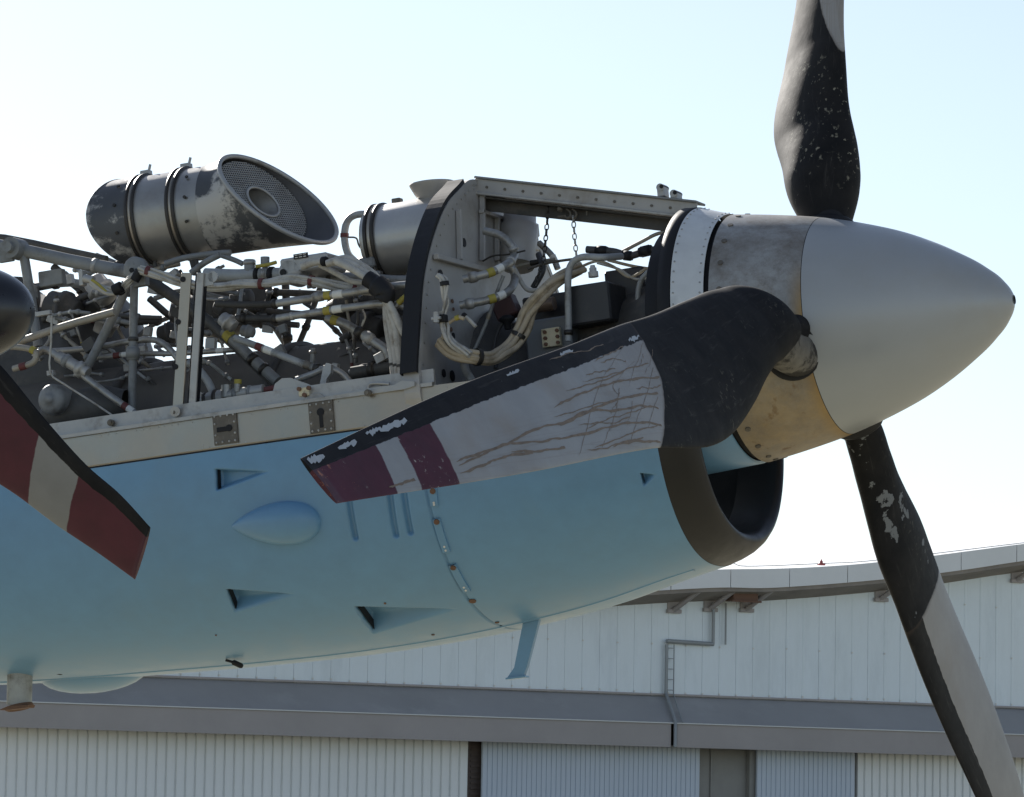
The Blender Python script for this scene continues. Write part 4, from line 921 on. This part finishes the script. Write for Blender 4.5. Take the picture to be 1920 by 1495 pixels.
# --- gearbox bay boxes
def pbox(px0, py0, px1, py1, y0, y1, m, name, parent=NAC):
    a, b = pt(px0, py1, y0), pt(px1, py0, y0); c = (a + b) / 2; c[1] = (y0 + y1) / 2; mb = MB(); mb.box(c, (abs(b[0] - a[0]), abs(y1 - y0), abs(b[2] - a[2])), None, .004); return part(name, mb, m, parent)
bx = pbox(1066, 526, 1140, 612, -.16, -.02, BLKPL, 'control_box')
pbox(1142, 498, 1205, 620, -.06, .06, BLKPL, 'relay_box')
pbox(985, 545, 1070, 640, -.06, .10, BLKPL, 'pump_block'); pbox(870, 600, 990, 700, .0, .12, DARK, 'oil_cooler_block'); pbox(1090, 610, 1240, 700, -.12, .05, DARK, 'lower_block'); pbox(990, 590, 1068, 690, -.14, -.02, mat('grey_housing', (.16, .17, .18), .5, .1, .15, 14), 'valve_housing')
m = MB(); a = pt(1016, 633, -.155); m.box(pt(1034.5, 633, -.15), (.042, .012, .040)); VP_ = part('valve_cover', m, CREAM, NAC)
for ix in (-.014, .014):
    for iz in (-.013, 0, .013):
        m = MB(); c = pt(1034.5, 633, -.157) + np.array([ix, 0, iz]); m.cyl(c, c + [0, -.005, 0], .0042, n=6); part('cover_bolt', m, RUSTY, VP_)
c = pt(1020, 572, -.10); m = MB(); m.cyl(c - [.024, 0, 0], c + [.024, 0, 0], .015, n=18); part('sensor_can', m, mat('rusty_can', (.20, .14, .10), .5, .5, .3, 40), NAC)
m = MB(); m.box(pt(950, 578, -.08), (.05, .04, .05), [[.94, 0, .34], [0, 1, 0], [-.34, 0, .94]]); part('igniter_box', m, MAROON, NAC)
m = MB(); m.lathe([(0, .010), (.006, .018), (.010, .018), (.018, .008), (.03, .007)], pt(950, 592, -.12), ((0, 0, -1), (1, 0, 0), (0, 1, 0)), 16); part('plug_cap', m, BLACK, NAC)
m = MB(); a, b = pt(1226, 592, -.06), pt(1226, 507, -.06); m.tube([a, a + (b - a) * .3, a + (b - a) * .31, a + (b - a) * .94, b], [.019, .019, .0175, .0175, .012], 20); cn = part('white_canister', m, mat('canister_grey', (.40, .39, .36), .55, 0, .15, 18), NAC)
m = MB(); m.tube([a - (b - a) * .02, a + (b - a) * .22], .0195, 20); part('canister_base', m, mat('rust_orange', (.22, .09, .03), .7, 0, .3, 30), cn)
c = pt(1113, 520, -.10); m = MB(); m.lathe([(0, .011), (.012, .011), (.013, .008), (.020, .008), (.021, .006), (.026, .005)], c, ((0, 0, 1), (1, 0, 0), (0, 1, 0)), 14); part('white_plug', m, WHT, bx)
Y_, R2, W_, CP, CL, UN = YEL, REDB, WHT, 'coupling', 'clamp', 'union_nut'
def yb(u): return [(u, 13, 1.1, YEL, 'colour_band'), (u + .07, 18, 1.03, WHT, 'label_band')]
# gearbox bay pipes
pipe([(908, 433, -.1), (938, 442), (960, 462), (964, 480), (950, 496, -.16), (915, 513, -.2), (868, 524, -.22)], 9, LIGHT, bands=[(.30, 10, 1.25, ALUD, CP), (.52, 8, 1.25, ALUD, CP), (.78, 14, 1.1, YEL, 'colour_band'), (.70, 16, 1.03, WHT, 'label_band'), (.92, 18, 1.35, ALUD, UN)])
pipe([(958, 500, -.1), (966, 520), (955, 545, -.16), (918, 562, -.2), (862, 573, -.22)], 9, LIGHT, bands=[(.68, 14, 1.1, YEL, 'colour_band'), (.58, 16, 1.03, WHT, 'label_band'), (.90, 18, 1.35, ALUD, UN)])
pipe([(1066, 640, -.18), (1066, 600), (1065, 530), (1070, 498), (1090, 483), (1130, 483), (1165, 481, -.12)], 7.5, GREYP, bands=[(.06, 10, 1.35, STRAP, CL)])
pipe([(944, 517, -.14), (932, 548), (914, 600), (897, 640), (884, 668)], 4, GREYP, bands=[(.5, 10, 1.2, TAN, 'colour_band')])
pipe([(946, 600, -.12), (934, 620), (927, 650), (930, 690)], 4, SLEEVE, 'black_lead')
pipe([(1042, 408 + 78, .05), (985, 496), (950, 505)], 4, TAN, bands=[(.4, 22, 1.6, STRAP, 'sleeve')])
pipe([(1262, 438, -.0), (1235, 438), (1200, 455), (1160, 476)], 4, TAN)
pipe([(1100, 468, -.06), (1150, 472), (1180, 480), (1215, 470), (1255, 468)], 8, SLEEVE, 'dark_hose', bands=[(.18, 24, 1.3, BLACK, CP), (.50, 20, 1.35, BLACK, CP), (.72, 26, 1.5, BLACK, CP), (.92, 16, 1.4, BLACK, CP)])
pipe([(1200, 590, -.10), (1196, 555), (1203, 525), (1225, 503), (1245, 495)], 6, GREYP, bands=[(.1, 24, 1.3, GREYP, 'sleeve')])
pipe([(1085, 502, -.1), (1120, 490), (1150, 500), (1180, 520), (1210, 505)], 3, TANC, 'loose_wire'); pipe([(1120, 493, -.1), (1160, 505), (1195, 524), (1240, 512)], 3, CABLE, 'loose_wire')
pipe([(1140, 488, -.05), (1190, 500), (1245, 508)], 3.5, TANC, 'loose_wire')
pipe([(1010, 455, .15), (1035, 480), (1046, 505)], 7, LIGHT, bands=[(.7, 18, 1.1, WHT, 'label_band')])
pipe([(990, 505, .0), (1020, 495), (1060, 488), (1100, 484)], 3, BROWN, 'loose_wire'); pipe([(965, 505, -.1), (985, 540), (1005, 545), (1040, 540)], 5, CABLE)
pipe([(905, 490, -.1), (925, 480), (955, 477), (985, 470)], 2, STRAP, 'loose_wire'); pipe([(1010, 478, .05), (1018, 505, .0), (1000, 540)], 7, SLEEVE, 'dark_hose')
bundle([(825, 640, -.36), (850, 660), (885, 668), (925, 672, -.3), (955, 655, -.24), (978, 620, -.22), (990, 585), (1012, 555), (1045, 525, -.18), (1090, 503, -.12)], 15, TANC, 7, ties=(.2, .52), tm=STRAP)
bundle([(820, 515, -.38), (832, 525), (835, 560), (830, 590)], 8, CABLE, 4, ties=(.3,), tm=BLACK); bundle([(828, 585, -.38), (835, 620), (850, 645), (880, 668)], 10, CABLE, 5)
pipe([(828, 640, -.37), (838, 610), (858, 596), (870, 598)], 4, TANC, 'loose_wire', bands=[(.8, 8, 1.4, YEL, 'colour_band')]); pipe([(868, 590, -.35), (880, 600), (892, 613)], 4, CABLE, 'loose_wire', bands=[(.1, 8, 1.5, BLACK, CP)])
pipe([(868, 655, -.3), (872, 690), (885, 715)], 9, GREYP); m = MB(); m.cyl(pt(818, 585, -.40), pt(818, 605, -.40), .0065, n=10); m.box(pt(818, 597, -.40), (.02, .01, .006)); part('turn_lock', m, BRKT, FRM)
m = MB(); m.box(pt(828, 598, -.385), (.022, .02, .016)); part('black_connector', m, BLACK, FRM)

# --- truss and pipe work behind the frame
lug = pipe([(-60, 452, -.22), (25, 466), (130, 489), (240, 510)], 15, STEEL, 'strut', sm=2, n=14, bands=[(.80, 12, 1.12, ALUD, CL)])
m = MB(); c = pt(26, 466, -.24); m.cyl(c + [0, .03, 0], c + [0, -.018, 0], .024, n=20); m.cyl(c + [0, -.017, 0], c + [0, -.034, 0], .013, n=8); m.box(c + [-.02, .0, -.005], (.035, .012, .046)); part('truss_pin', m, STEEL, NAC)
pipe([(-80, 440, -.1), (10, 447), (120, 470), (200, 487)], 9, DARK, 'strut', sm=2); pipe([(45, 480, -.22), (58, 560), (72, 650)], 11, STEEL, 'strut', sm=2)
m = MB(); c = pt(256, 505, -.27); m.lathe([(-.012, 0), (-.012, .024), (-.008, .027), (.010, .027), (.014, .024), (.014, 0)], c, ((0, -1, 0), (1, 0, 0), (0, 0, 1)), 24); m.box(c + [.008, .0, -.025], (.034, .02, .03)); GUS = part('truss_node', m, STEEL, NAC)
for q in ((247, 507), (264, 512)):
    m = MB(); c = pt(*q, -.285); m.cyl(c, c + [0, -.002, 0], .0055, n=10); part('node_hole', m, BLACK, GUS)
pipe([(252, 525, -.25), (250, 620), (247, 790)], 9, STEEL, 'strut', sm=2, bands=[(.52, 26, 1.7, STEEL, CP), (.42, 8, 1.3, DARK, CL)])
pipe([(240, 535, -.24), (200, 618), (162, 692)], 10, STEEL, 'strut', sm=2); pipe([(270, 520, -.2), (400, 610), (520, 722)], 13, DARK, 'strut', sm=2); pipe([(420, 620, -.24), (470, 670), (520, 715)], 12, STEEL, 'sleeved_hose', bands=[(.1, 16, 1.2, YEL, 'colour_band'), (.55, 14, 1.2, STRAP, CL), (.75, 10, 1.2, STRAP, CL)])
pipe([(-20, 660, -.28), (40, 640), (120, 612), (215, 585)], 8.5, TAN, sm=3, bands=[(.12, 24, 1.15, BROWN, CP)])
pipe([(175, 672, -.2), (250, 664), (330, 663), (440, 656)], 6, LIGHT, bands=[(.17, 14, 1.15, REDB, 'colour_band'), (.23, 14, 1.05, WHT, 'label_band'), (.9, 16, 1.05, WHT, 'label_band')])
pipe([(75, 660, -.2), (130, 657), (190, 650), (245, 640), (290, 638), (315, 652), (340, 682)], 7, LIGHT)
pipe([(352, 680, -.3), (378, 700), (396, 728), (400, 755)], 8.5, GREYP); pipe([(70, 665, -.3), (85, 655), (108, 668), (125, 680)], 8, LIGHT)
pipe([(108, 668, -.31), (130, 680), (165, 700)], 13, ALUD, 'check_valve', bands=[(.3, 14, 1.2, STEEL, UN), (.75, 16, 1.3, ALUD, UN)]); pipe([(146, 697, -.31), (200, 738), (258, 778)], 7.5, LIGHT, bands=[(.80, 12, 1.1, REDB, 'colour_band'), (.88, 16, 1.04, WHT, 'label_band'), (.03, 16, 1.5, ALUD, UN)])
pipe([(0, 650, -.33), (40, 652), (66, 660), (62, 680), (25, 692)], 7, TAN, bands=[(.85, 14, 1.2, REDB, 'colour_band'), (.5, 10, 1.2, YEL, 'colour_band')])
pipe([(97, 592, -.34), (96, 640), (94, 698), (120, 720), (170, 752), (212, 780)], 2.2, CABLE, 'loose_wire', sm=3); m = MB(); m.box(pt(82, 588, -.33), (.036, .012, .010)); m.box(pt(96, 700, -.33), (.016, .014, .012)); part('wire_clip', m, ALUD, NAC)
m = MB(); c = pt(103, 750, -.30); m.lathe([(0, .0), (0, .010), (.004, .010), (.005, .022), (.010, .030), (.016, .034), (.06, .036)], c + [0, -.03, 0], ((0, 1, 0), (1, 0, 0), (0, 0, 1)), 20); part('drain_boss', m, STEEL, NAC)
m = MB(); m.lathe([(-.09, .02), (-.05, .045), (.06, .05), (.12, .03)], pt(150, 770, -.25), n=20); part('scavenge_pump', m, DARK, NAC)
m = MB(); m.box(pt(98, 522, -.2), (.06, .02, .035)); m.box(pt(60, 548, -.2), (.02, .02, .03)); part('truss_bracket', m, STEEL, NAC)
m = MB(); m.box(pt(155, 522, -.26), (.010, .02, .034)); m.cyl(pt(158, 522, -.27), pt(175, 526, -.27), .009, n=12); part('plug_mount', m, ALUD, NAC)
bundle([(172, 527, -.28), (190, 538), (205, 546), (225, 545), (240, 530, -.3), (256, 515)], 9, CABLE, 5, ties=(.55,), tm=BLACK); pipe([(172, 525, -.285), (184, 533), (200, 548)], 3, YEL, 'yellow_wire')
m = MB(); m.tube(P3([(214, 545), (228, 538)], -.30), .013, 10); m.tube(P3([(252, 526), (262, 508)], -.30), .011, 10); part('tape_wrap', m, BLACK, NAC)
bundle([(262, 505, -.3), (300, 515), (345, 530), (400, 538), (450, 533), (500, 532), (545, 525), (590, 528), (640, 538), (700, 545)], 10, CABLE, 8, ties=(.04, .53, .74, .93), twist=6)
# channel post
A, B_ = pt(350, 512, -.437), pt(333, 779, -.437); d = B_ - A; L_ = np.linalg.norm(d); d /= L_; sx = np.cross([0, 1, 0], d)
m = MB(); m.box((A + B_) / 2, (L_, .006, .024), [d, [0, 1, 0], sx], .001); POST = part('channel_post', m, ALU, NAC)
m = MB(); m.box((A + B_) / 2 + np.array([.021, .03, 0]), (L_ * .99, .05, .005), [d, [0, 1, 0], sx], .001); part('post_web', m, BLACK, POST)
m = MB(); m.box((A + B_) / 2 + np.array([.034, .0, 0]), (L_ * .97, .006, .016), [d, [0, 1, 0], sx], .001); part('post_flange', m, ALUD, POST)
for q in ((343, 524), (334, 604), (329, 688)):
    m = MB(); c = pt(*q, -.4405); m.cyl(c, c + [0, -.0012, 0], .0062, n=14); part('post_hole', m, BLACK, POST)
m = MB(); c = pt(386, 525, -.43); m.box(c, (.036, .006, .028)); m.cyl(c + [.018, .003, .004], c + [.018, -.003, .004], .012, n=14); part('post_tab', m, BRKT, POST)
m = MB(); m.cyl(pt(328, 772, -.447), pt(328, 772, -.458), .011, n=14); part('post_foot', m, BRKT, POST)
# lower cluster by the sill
CLU = pipe([(375, 758, -.36), (395, 750), (420, 745)], 17, ALUD, 'fuel_valve', bands=[(.3, 8, 1.15, STRAP, CL), (.7, 8, 1.2, STRAP, CL)], sm=2)
pipe([(430, 742, -.36), (455, 738), (495, 732)], 13, ALUD, 'filter_body', sm=2, bands=[(.2, 10, 1.2, STEEL, UN), (.6, 8, 1.15, STEEL, CL)]); pipe([(490, 733, -.36), (515, 728), (545, 720)], 6, LIGHT, bands=[(.3, 22, 1.15, REDB, 'colour_band'), (.62, 16, 1.05, WHT, 'label_band')])
m = MB(); m.cyl(pt(425, 745, -.36), pt(425, 722, -.36), .012, n=10); m.cyl(pt(445, 735, -.37), pt(445, 716, -.37), .007, n=10); part('valve_stem', m, LIGHT, CLU); m = MB(); m.cyl(pt(446, 720, -.37), pt(446, 712, -.37), .0085, n=8); part('yellow_cap', m, YEL, CLU)
pipe([(370, 770, -.37), (380, 745), (372, 735)], 3, CABLE, 'loose_wire'); pipe([(420, 770, -.37), (440, 752), (455, 745)], 4, LIGHT)
def flat(pl, y, th, m, name, parent=NAC):
    mb = MB(); mb.plate([pt(px, py, y) for px, py in pl], th, (0, 1, 0)); return part(name, mb, m, parent)
HB = flat([(512, 765), (512, 738), (517, 720), (530, 710), (545, 709), (580, 721), (590, 730), (592, 742), (600, 747), (520, 762)], -.432, .008, BRKT, 'hinge_bracket')
m = MB(); m.box(pt(571, 735, -.442), (.024, .010, .018)); part('hinge_block', m, CREAM, HB)
for q in ((562, 730), (580, 728), (572, 741)):
    m = MB(); c = pt(*q, -.446); m.cyl(c, c + [0, -.006, 0], .0048, n=8); part('hinge_bolt', m, RUSTY, HB)
flat([(430, 772), (505, 752), (530, 745), (600, 738), (612, 746), (620, 742), (700, 727), (740, 722), (755, 714), (778, 716), (778, 724), (760, 730), (640, 748), (520, 766)], -.44, .006, BRKT, 'latch_rail')
pipe([(690, 735, -.44), (692, 722), (705, 719), (730, 720)], 3, BRKT, 'handle')
flat([(602, 720), (608, 690), (614, 681), (623, 684), (622, 700), (614, 712), (612, 735), (605, 735)], -.38, .012, BRKT, 'swing_link'); pipe([(555, 713, -.34), (590, 700), (615, 690), (640, 700), (655, 716), (664, 738)], 7, LIGHT)
# pipes across the bay
pipe([(440, 634, -.32), (470, 645), (520, 664), (575, 685), (608, 695)], 8, GREYP, bands=[(.28, 14, 1.1, REDB, 'colour_band'), (.38, 18, 1.04, WHT, 'label_band'), (.82, 14, 1.15, BROWN, 'colour_band'), (.92, 12, 1.35, STRAP, CL)])
pipe([(515, 570, -.34), (560, 563), (585, 560), (600, 556), (650, 550), (710, 540), (795, 531)], 8.5, LIGHT, bands=[(.36, 13, 1.15, YEL, 'colour_band'), (.43, 20, 1.06, WHT, 'label_band'), (.30, 24, 1.28, LIGHT, CP), (.0, 10, 1.3, STRAP, CL)])
pipe([(515, 598, -.35), (600, 585), (660, 576), (725, 570), (790, 583)], 8, LIGHT, bands=[(.36, 13, 1.15, YEL, 'colour_band'), (.43, 20, 1.06, WHT, 'label_band'), (.0, 10, 1.3, STRAP, CL), (.12, 8, 1.15, ALUD, CL)])
pipe([(405, 570, -.2), (450, 572), (515, 571)], 8, DARK); pipe([(400, 605, -.2), (450, 598), (515, 598)], 8, DARK, bands=[(.5, 12, 1.5, STRAP, CL)])
pipe([(612, 597, -.28), (640, 605), (665, 618), (700, 640), (722, 655), (730, 672)], 10, LIGHT, bands=[(.12, 14, 1.1, YEL, 'colour_band'), (.48, 16, 1.3, STRAP, CL), (.62, 22, 1.35, ALUD, UN)])
pipe([(385, 515, -.22), (440, 517), (470, 516), (530, 514)], 14, GREYP, 'oil_line', bands=[(.68, 10, 1.2, BLACK, CL), (.78, 10, 1.2, LIGHT, CL), (.86, 12, 1.2, BLACK, CL)], n=16); pipe([(468, 512, -.22), (468, 488)], 12, STEEL, bands=[(.8, 12, 1.1, LIGHT, CL)], sm=2)
hb = pbox(526, 472, 612, 515, -.30, -.20, BRKT, 'junction_housing'); m = MB(); m.lathe([(-.01, 0), (-.01, .024), (.0, .028), (.05, .028)], pt(545, 510, -.29), ((0, 1, 0), (1, 0, 0), (0, 0, 1)), 20); part('housing_boss', m, BRKT, hb); m = MB(); c = pt(531, 511, -.302); m.cyl(c, c + [0, -.002, 0], .0075, n=14); part('boss_hole', m, BLACK, hb)
m = MB(); c = pt(564, 480, -.302); m.box(c, (.034, .003, .011)); dpl = part('data_plate', m, BLACK, hb)
m = MB()
for i, wv in enumerate((.012, .009)):
    for j in range(3): m.box(c + np.array([-.010 + j * .010, -.0022, .0025 - i * .005]), (.006 + random.uniform(0, .003), .0008, .0016))
part('plate_marks', m, WHT, dpl)
m = MB(); m.cyl(pt(497, 500, -.22), pt(497, 482, -.22), .010, n=10); part('bleed_fitting', m, STEEL, NAC); pipe([(480, 500, -.24), (500, 497), (518, 492)], 4, YEL, 'yellow_sleeve')
pipe([(310, 495, -.12), (345, 484), (400, 476), (432, 474)], 7, STEEL, 'drum_stay', sm=3); pipe([(358, 512, -.15), (385, 492), (412, 478)], 7, STEEL, 'drum_stay', sm=3); pipe([(412, 478, -.12), (440, 488), (455, 495)], 6, STEEL, 'drum_stay', sm=3)
pipe([(700, 402, -.05), (668, 403), (651, 416), (646, 445), (652, 475), (668, 493)], 8, GREYP, bands=[(.58, 8, 1.2, REDB, 'colour_band')]); pipe([(652, 445, -.07), (668, 447), (674, 462), (695, 490), (705, 508)], 2, BROWN, 'loose_wire'); pbox(672, 480, 700, 505, -.08, -.02, STEEL, 'tank_bracket')
pipe([(690, 520, -.1), (740, 525), (790, 524)], 10, STEEL, 'tank_cradle'); pipe([(600, 520, -.18), (650, 522), (700, 520)], 13, STEEL, bands=[(.2, 10, 1.2, STRAP, CL)])
# heavy white looms
for k_, (off, yy) in enumerate(((0, -.36), (7, -.37), (-7, -.35))):
    pipe([(620 + off, 492 - off * .4, yy), (650, 492 + off), (680, 508 + off * 1.2), (708, 530 + off), (722, 560), (733 + off, 610), (741 + off, 660), (748 + off, 722)], 8, CABLE, 'loom_hose', bands=[(.88, 5, 1.12, STRAP, 'cable_tie')])
pipe([(566, 500, -.34), (590, 492), (612, 490)], 8, CABLE, 'loom_hose', bands=[(.92, 12, 1.3, BLACK, CL)]); pipe([(600, 497, -.33), (640, 518), (660, 528), (700, 532)], 6, CABLE, 'loom_hose')
pipe([(722, 556, -.375), (738, 585), (757, 625), (776, 652)], 8, CABLE, 'loom_hose'); m = MB(); m.tube(smooth_path(P3([(688, 522), (706, 534), (722, 552), (718, 566)], -.37)), [.018] * 6 + [.024] * 7 + [.022] * 5 + [.018], 14); part('tape_wrap', m, BLACK, NAC)
bundle([(735, 600, -.36), (748, 640), (765, 662), (785, 655)], 9, CABLE, 4, twist=2); bundle([(760, 690, -.36), (772, 682), (782, 690), (778, 712)], 9, CABLE, 4); pipe([(742, 575, -.36), (760, 558), (790, 555)], 3, CABLE, 'loose_wire', bands=[(.3, 20, 2.0, YEL, 'colour_band')]); pipe([(755, 668, -.36), (785, 668)], 6, YEL, 'yellow_sleeve', sm=2)
pipe([(680, 580, -.3), (685, 595), (678, 612), (682, 600)], 2, CABLE, 'loose_wire')
# far truss and dark plumbing
far = [([(535, 530, .2), (538, 600), (540, 720)], 9), ([(470, 560, .25), (520, 620), (560, 690)], 8), ([(600, 540, .22), (575, 610), (540, 690)], 7), ([(280, 560, .2), (330, 600), (420, 640)], 8), ([(330, 590, .25), (285, 610), (240, 650)], 6),
       ([(400, 560, .1), (470, 580), (560, 590), (680, 600)], 9), ([(410, 545, .15), (500, 548), (600, 552), (690, 560)], 8), ([(620, 560, .05), (680, 600), (760, 640)], 12), ([(640, 640, .0), (700, 600), (790, 600)], 9), ([(300, 640, .1), (380, 615), (470, 605), (560, 610)], 7),
       ([(60, 540, .05), (130, 530), (210, 545)], 10), ([(80, 600, .0), (150, 560), (200, 540)], 8), ([(100, 500, .1), (170, 560), (240, 610)], 9), ([(290, 560, .05), (345, 545), (420, 560)], 6), ([(660, 700, -.2), (720, 690), (790, 680)], 14), ([(150, 600, .05), (220, 605), (300, 600)], 9), ([(700, 560, .1), (740, 620), (790, 660)], 9), ([(560, 545, .3), (590, 580), (650, 640)], 5), ([(430, 520, .2), (440, 560), (470, 600)], 7), ([(180, 480, .15), (260, 510), (350, 520)], 8)]
for i, (L__, r) in enumerate(far): pipe(L__, r, (DARK, STEEL, DARK)[i % 3], ('strut', 'dark_pipe')[i % 2], sm=3, bands=[(random.uniform(.2, .8), 14, 1.35, STRAP, CL)])
def lump(px, py, y, r, sc, m, name):
    mb = MB(); mb.lathe([(-1, 0), (-1, .7), (-.9, .8), (-.2, .85), (-.18, 1), (.18, 1), (.2, .8), (.85, .75), (.95, .6), (1, .3), (1, 0)], (0, 0, 0), ((sc[0], 0, sc[1]), (0, 1, 0), (-sc[1], 0, sc[0])), 20); mb.v[-1] = pt(px, py, y) + mb.v[-1] * r * PX; return part(name, mb, m, NAC)
for q in ((120, 580, .0, 38, (.9, -.4)), (190, 570, .05, 34, (.7, .6)), (60, 610, .05, 40, (1, 0)), (425, 580, .0, 24, (.8, -.5)), (455, 560, .05, 22, (1, 0)), (640, 575, .0, 26, (.9, .3)), (690, 615, .0, 34, (.9, -.3)), (755, 600, .05, 36, (.9, .2)), (320, 625, .05, 24, (1, .1)), (755, 690, -.1, 26, (1, .1)), (490, 600, .1, 18, (1, 0)), (770, 560, .1, 26, (1, 0)), (30, 560, .0, 44, (1, -.2))): lump(*q, DARK, 'accessory_drive')
lump(428, 605, -.28, 17, (.75, -.66), ALUD, 'servo_valve'); lump(465, 622, -.24, 13, (1, -.3), STEEL, 'servo_valve'); lump(200, 605, -.05, 26, (.5, .85), FRAMEG, 'bleed_duct'); lump(190, 545, .0, 30, (.55, -.8), FRAMEG, 'bleed_duct')
# small lines tucked between the larger runs
def in_gap(x, y): return (545 < x < 600 and 600 < y < 650) or (425 < x < 515 and 620 < y < 655) or (255 < x < 315 and 550 < y < 595)
k = 0
while k < 64:
    x0, y0 = random.uniform(70, 760), random.uniform(505, 715); ln = random.uniform(40, 150); an = random.choice((0.1, 0.1, -.12, .55, -.5, 1.35, 1.7)) + random.uniform(-.2, .2)
    p = [(x0 + ln * u * cos(an) + random.uniform(-5, 5), y0 + ln * u * sin(an) + random.uniform(-5, 5)) for u in (0, .33, .66, 1)]
    if any(in_gap(*q) or q[1] > 735 or q[1] < 495 or q[0] > 780 for q in p): continue
    yy = random.uniform(-.20, .06); p[0] = (*p[0], yy); p[2] = (*p[2], yy + random.uniform(-.04, .04)); k += 1
    mt = random.choice((LIGHT, GREYP, STEEL, STEEL, STEEL, DARK, DARK, TAN)); bd = [(random.uniform(.05, .3), 7, 1.5, ALUD, CL), (random.uniform(.7, .95), 9, 1.6, STEEL, UN)]
    if random.random() < .12: bd.append((.5, 8, 1.15, random.choice((YEL, REDB, WHT)), 'colour_band'))
    pipe(p, random.uniform(2.2, 5.5), mt, 'small_line', sm=4, n=8, bands=bd)
for k in range(34):                       # brackets, clips and terminals
    x0, y0, yy = random.uniform(60, 770), random.uniform(505, 720), random.uniform(-.28, .0)
    if in_gap(x0, y0): continue
    an = random.uniform(-.5, .5); mb = MB(); mb.box(pt(x0, y0, yy), (random.uniform(.012, .034), random.uniform(.01, .02), random.uniform(.012, .028)), [[cos(an), 0, sin(an)], [0, 1, 0], [-sin(an), 0, cos(an)]])
    part('pipe_bracket', mb, random.choice((STEEL, ALUD, DARK, BRKT)), NAC)
# wing-side fairing remnant at the left edge
m = MB(); m.plate([pt(px, py, .1) for px, py in ((-60, 430), (10, 446), (60, 455), (190, 487), (195, 500), (60, 480), (-60, 470))], .06, (0, 1, 0)); part('fairing_edge', m, FRAMEG, NAC)

# ------------------------------------------------------------------ neighbouring propeller at the left, nearer to the viewer
YP = -1.9; PX2 = 1.0 / (885 * 9.04 / 7.3)
c0 = pt(-185, 600, YP); P2 = thing('propeller', 'black domed propeller at the left edge with one red and white banded blade', 'propeller', tuple(c0))
tip0 = pt(57, 578, YP); ax1 = tip0 - c0; LN = np.linalg.norm(ax1); ax1 /= LN; ax2 = np.array([0, 1.0, 0]); ax2 -= ax1 * ax1[1]; ax2 /= np.linalg.norm(ax2); ax3 = np.cross(ax1, ax2)
m = MB(); rr = 118 * PX2; m.lathe([(LN * (1 - (1 - cos(t)) ) if False else LN * sin(t), rr * cos(t) ** .85) for t in np.linspace(0, pi / 2 - .01, 30)] , c0, (ax1, ax2, ax3), 64); m.lathe([(-.12, rr * .9), (0, rr)], c0, (ax1, ax2, ax3), 64)
part('spinner_dome', m, mat('gloss_black', (.012, .013, .018), .28, 0, .1, 10, coat=.3), P2)
m = MB(); m.lathe([(-1.7, rr * 1.25), (-.6, rr * 1.3), (-.20, rr * 1.08), (-.14, rr * .98)], c0, (ax1, ax2, ax3), 48); part('engine_cowl', m, BLUE, P2)
edgeA = [(282, 989), (225, 927), (159, 869), (82, 783), (0, 684), (-90, 600), (-180, 560)]; edgeB = [(253, 1087), (182, 1036), (105, 984), (30, 928), (-60, 868), (-150, 780), (-230, 650)]
A_ = smooth_path([pt(*p, YP - .02 * i) for i, p in enumerate(edgeA)], 8); B2 = smooth_path([pt(*p, YP + .05 - .02 * i) for i, p in enumerate(edgeB)], 8)
K = 20; vv = (1 - np.cos(np.linspace(0, pi, K))) / 2; lv = np.concatenate([vv, vv[-2:0:-1]]); sg_ = np.concatenate([np.ones(K), -np.ones(K - 2)]); P = []; Ra = []; Va = []
tot = len(A_)
for i in range(tot):
    nn = np.cross(B2[i] - A_[i], A_[min(i + 1, tot - 1)] - A_[max(i - 1, 0)]); nn /= np.linalg.norm(nn); th = .012 + .03 * i / tot
    P.append(A_[i] + (B2[i] - A_[i]) * lv[:, None] + nn * ((4 * lv * (1 - lv)) ** .6 * sg_ * th / 2)[:, None]); Ra.append(np.full(len(lv), 2.4 - i / (tot - 1) * 1.0)); Va.append(lv)
P = np.array(P); a_, n_ = P.shape[:2]; idx = np.arange(a_ * n_).reshape(a_, n_); nx = np.roll(idx, -1, axis=1)
F = np.stack([idx[:-1], nx[:-1], nx[1:], idx[1:]], -1).reshape(-1, 4).tolist(); sm_ = [True] * len(F) + [False]; F.append(idx[0].tolist())
me = bpy.data.meshes.new('blade'); me.from_pydata(P.reshape(-1, 3).tolist(), [], F); me.polygons.foreach_set('use_smooth', sm_)
for k, arr in (('rho', Ra), ('chd', Va)):
    at = me.attributes.new(k, 'FLOAT', 'POINT'); at.data.foreach_set('value', np.concatenate(arr).astype(np.float32))
me.update()
link('blade', me, blade_mat('blade_paint_d', .1, .1, .1, .19, [(1.6, 1.90), (2.06, 2.6)], .0, 0.0, (.235, .238, .245), strip_tip=-.02), P2)
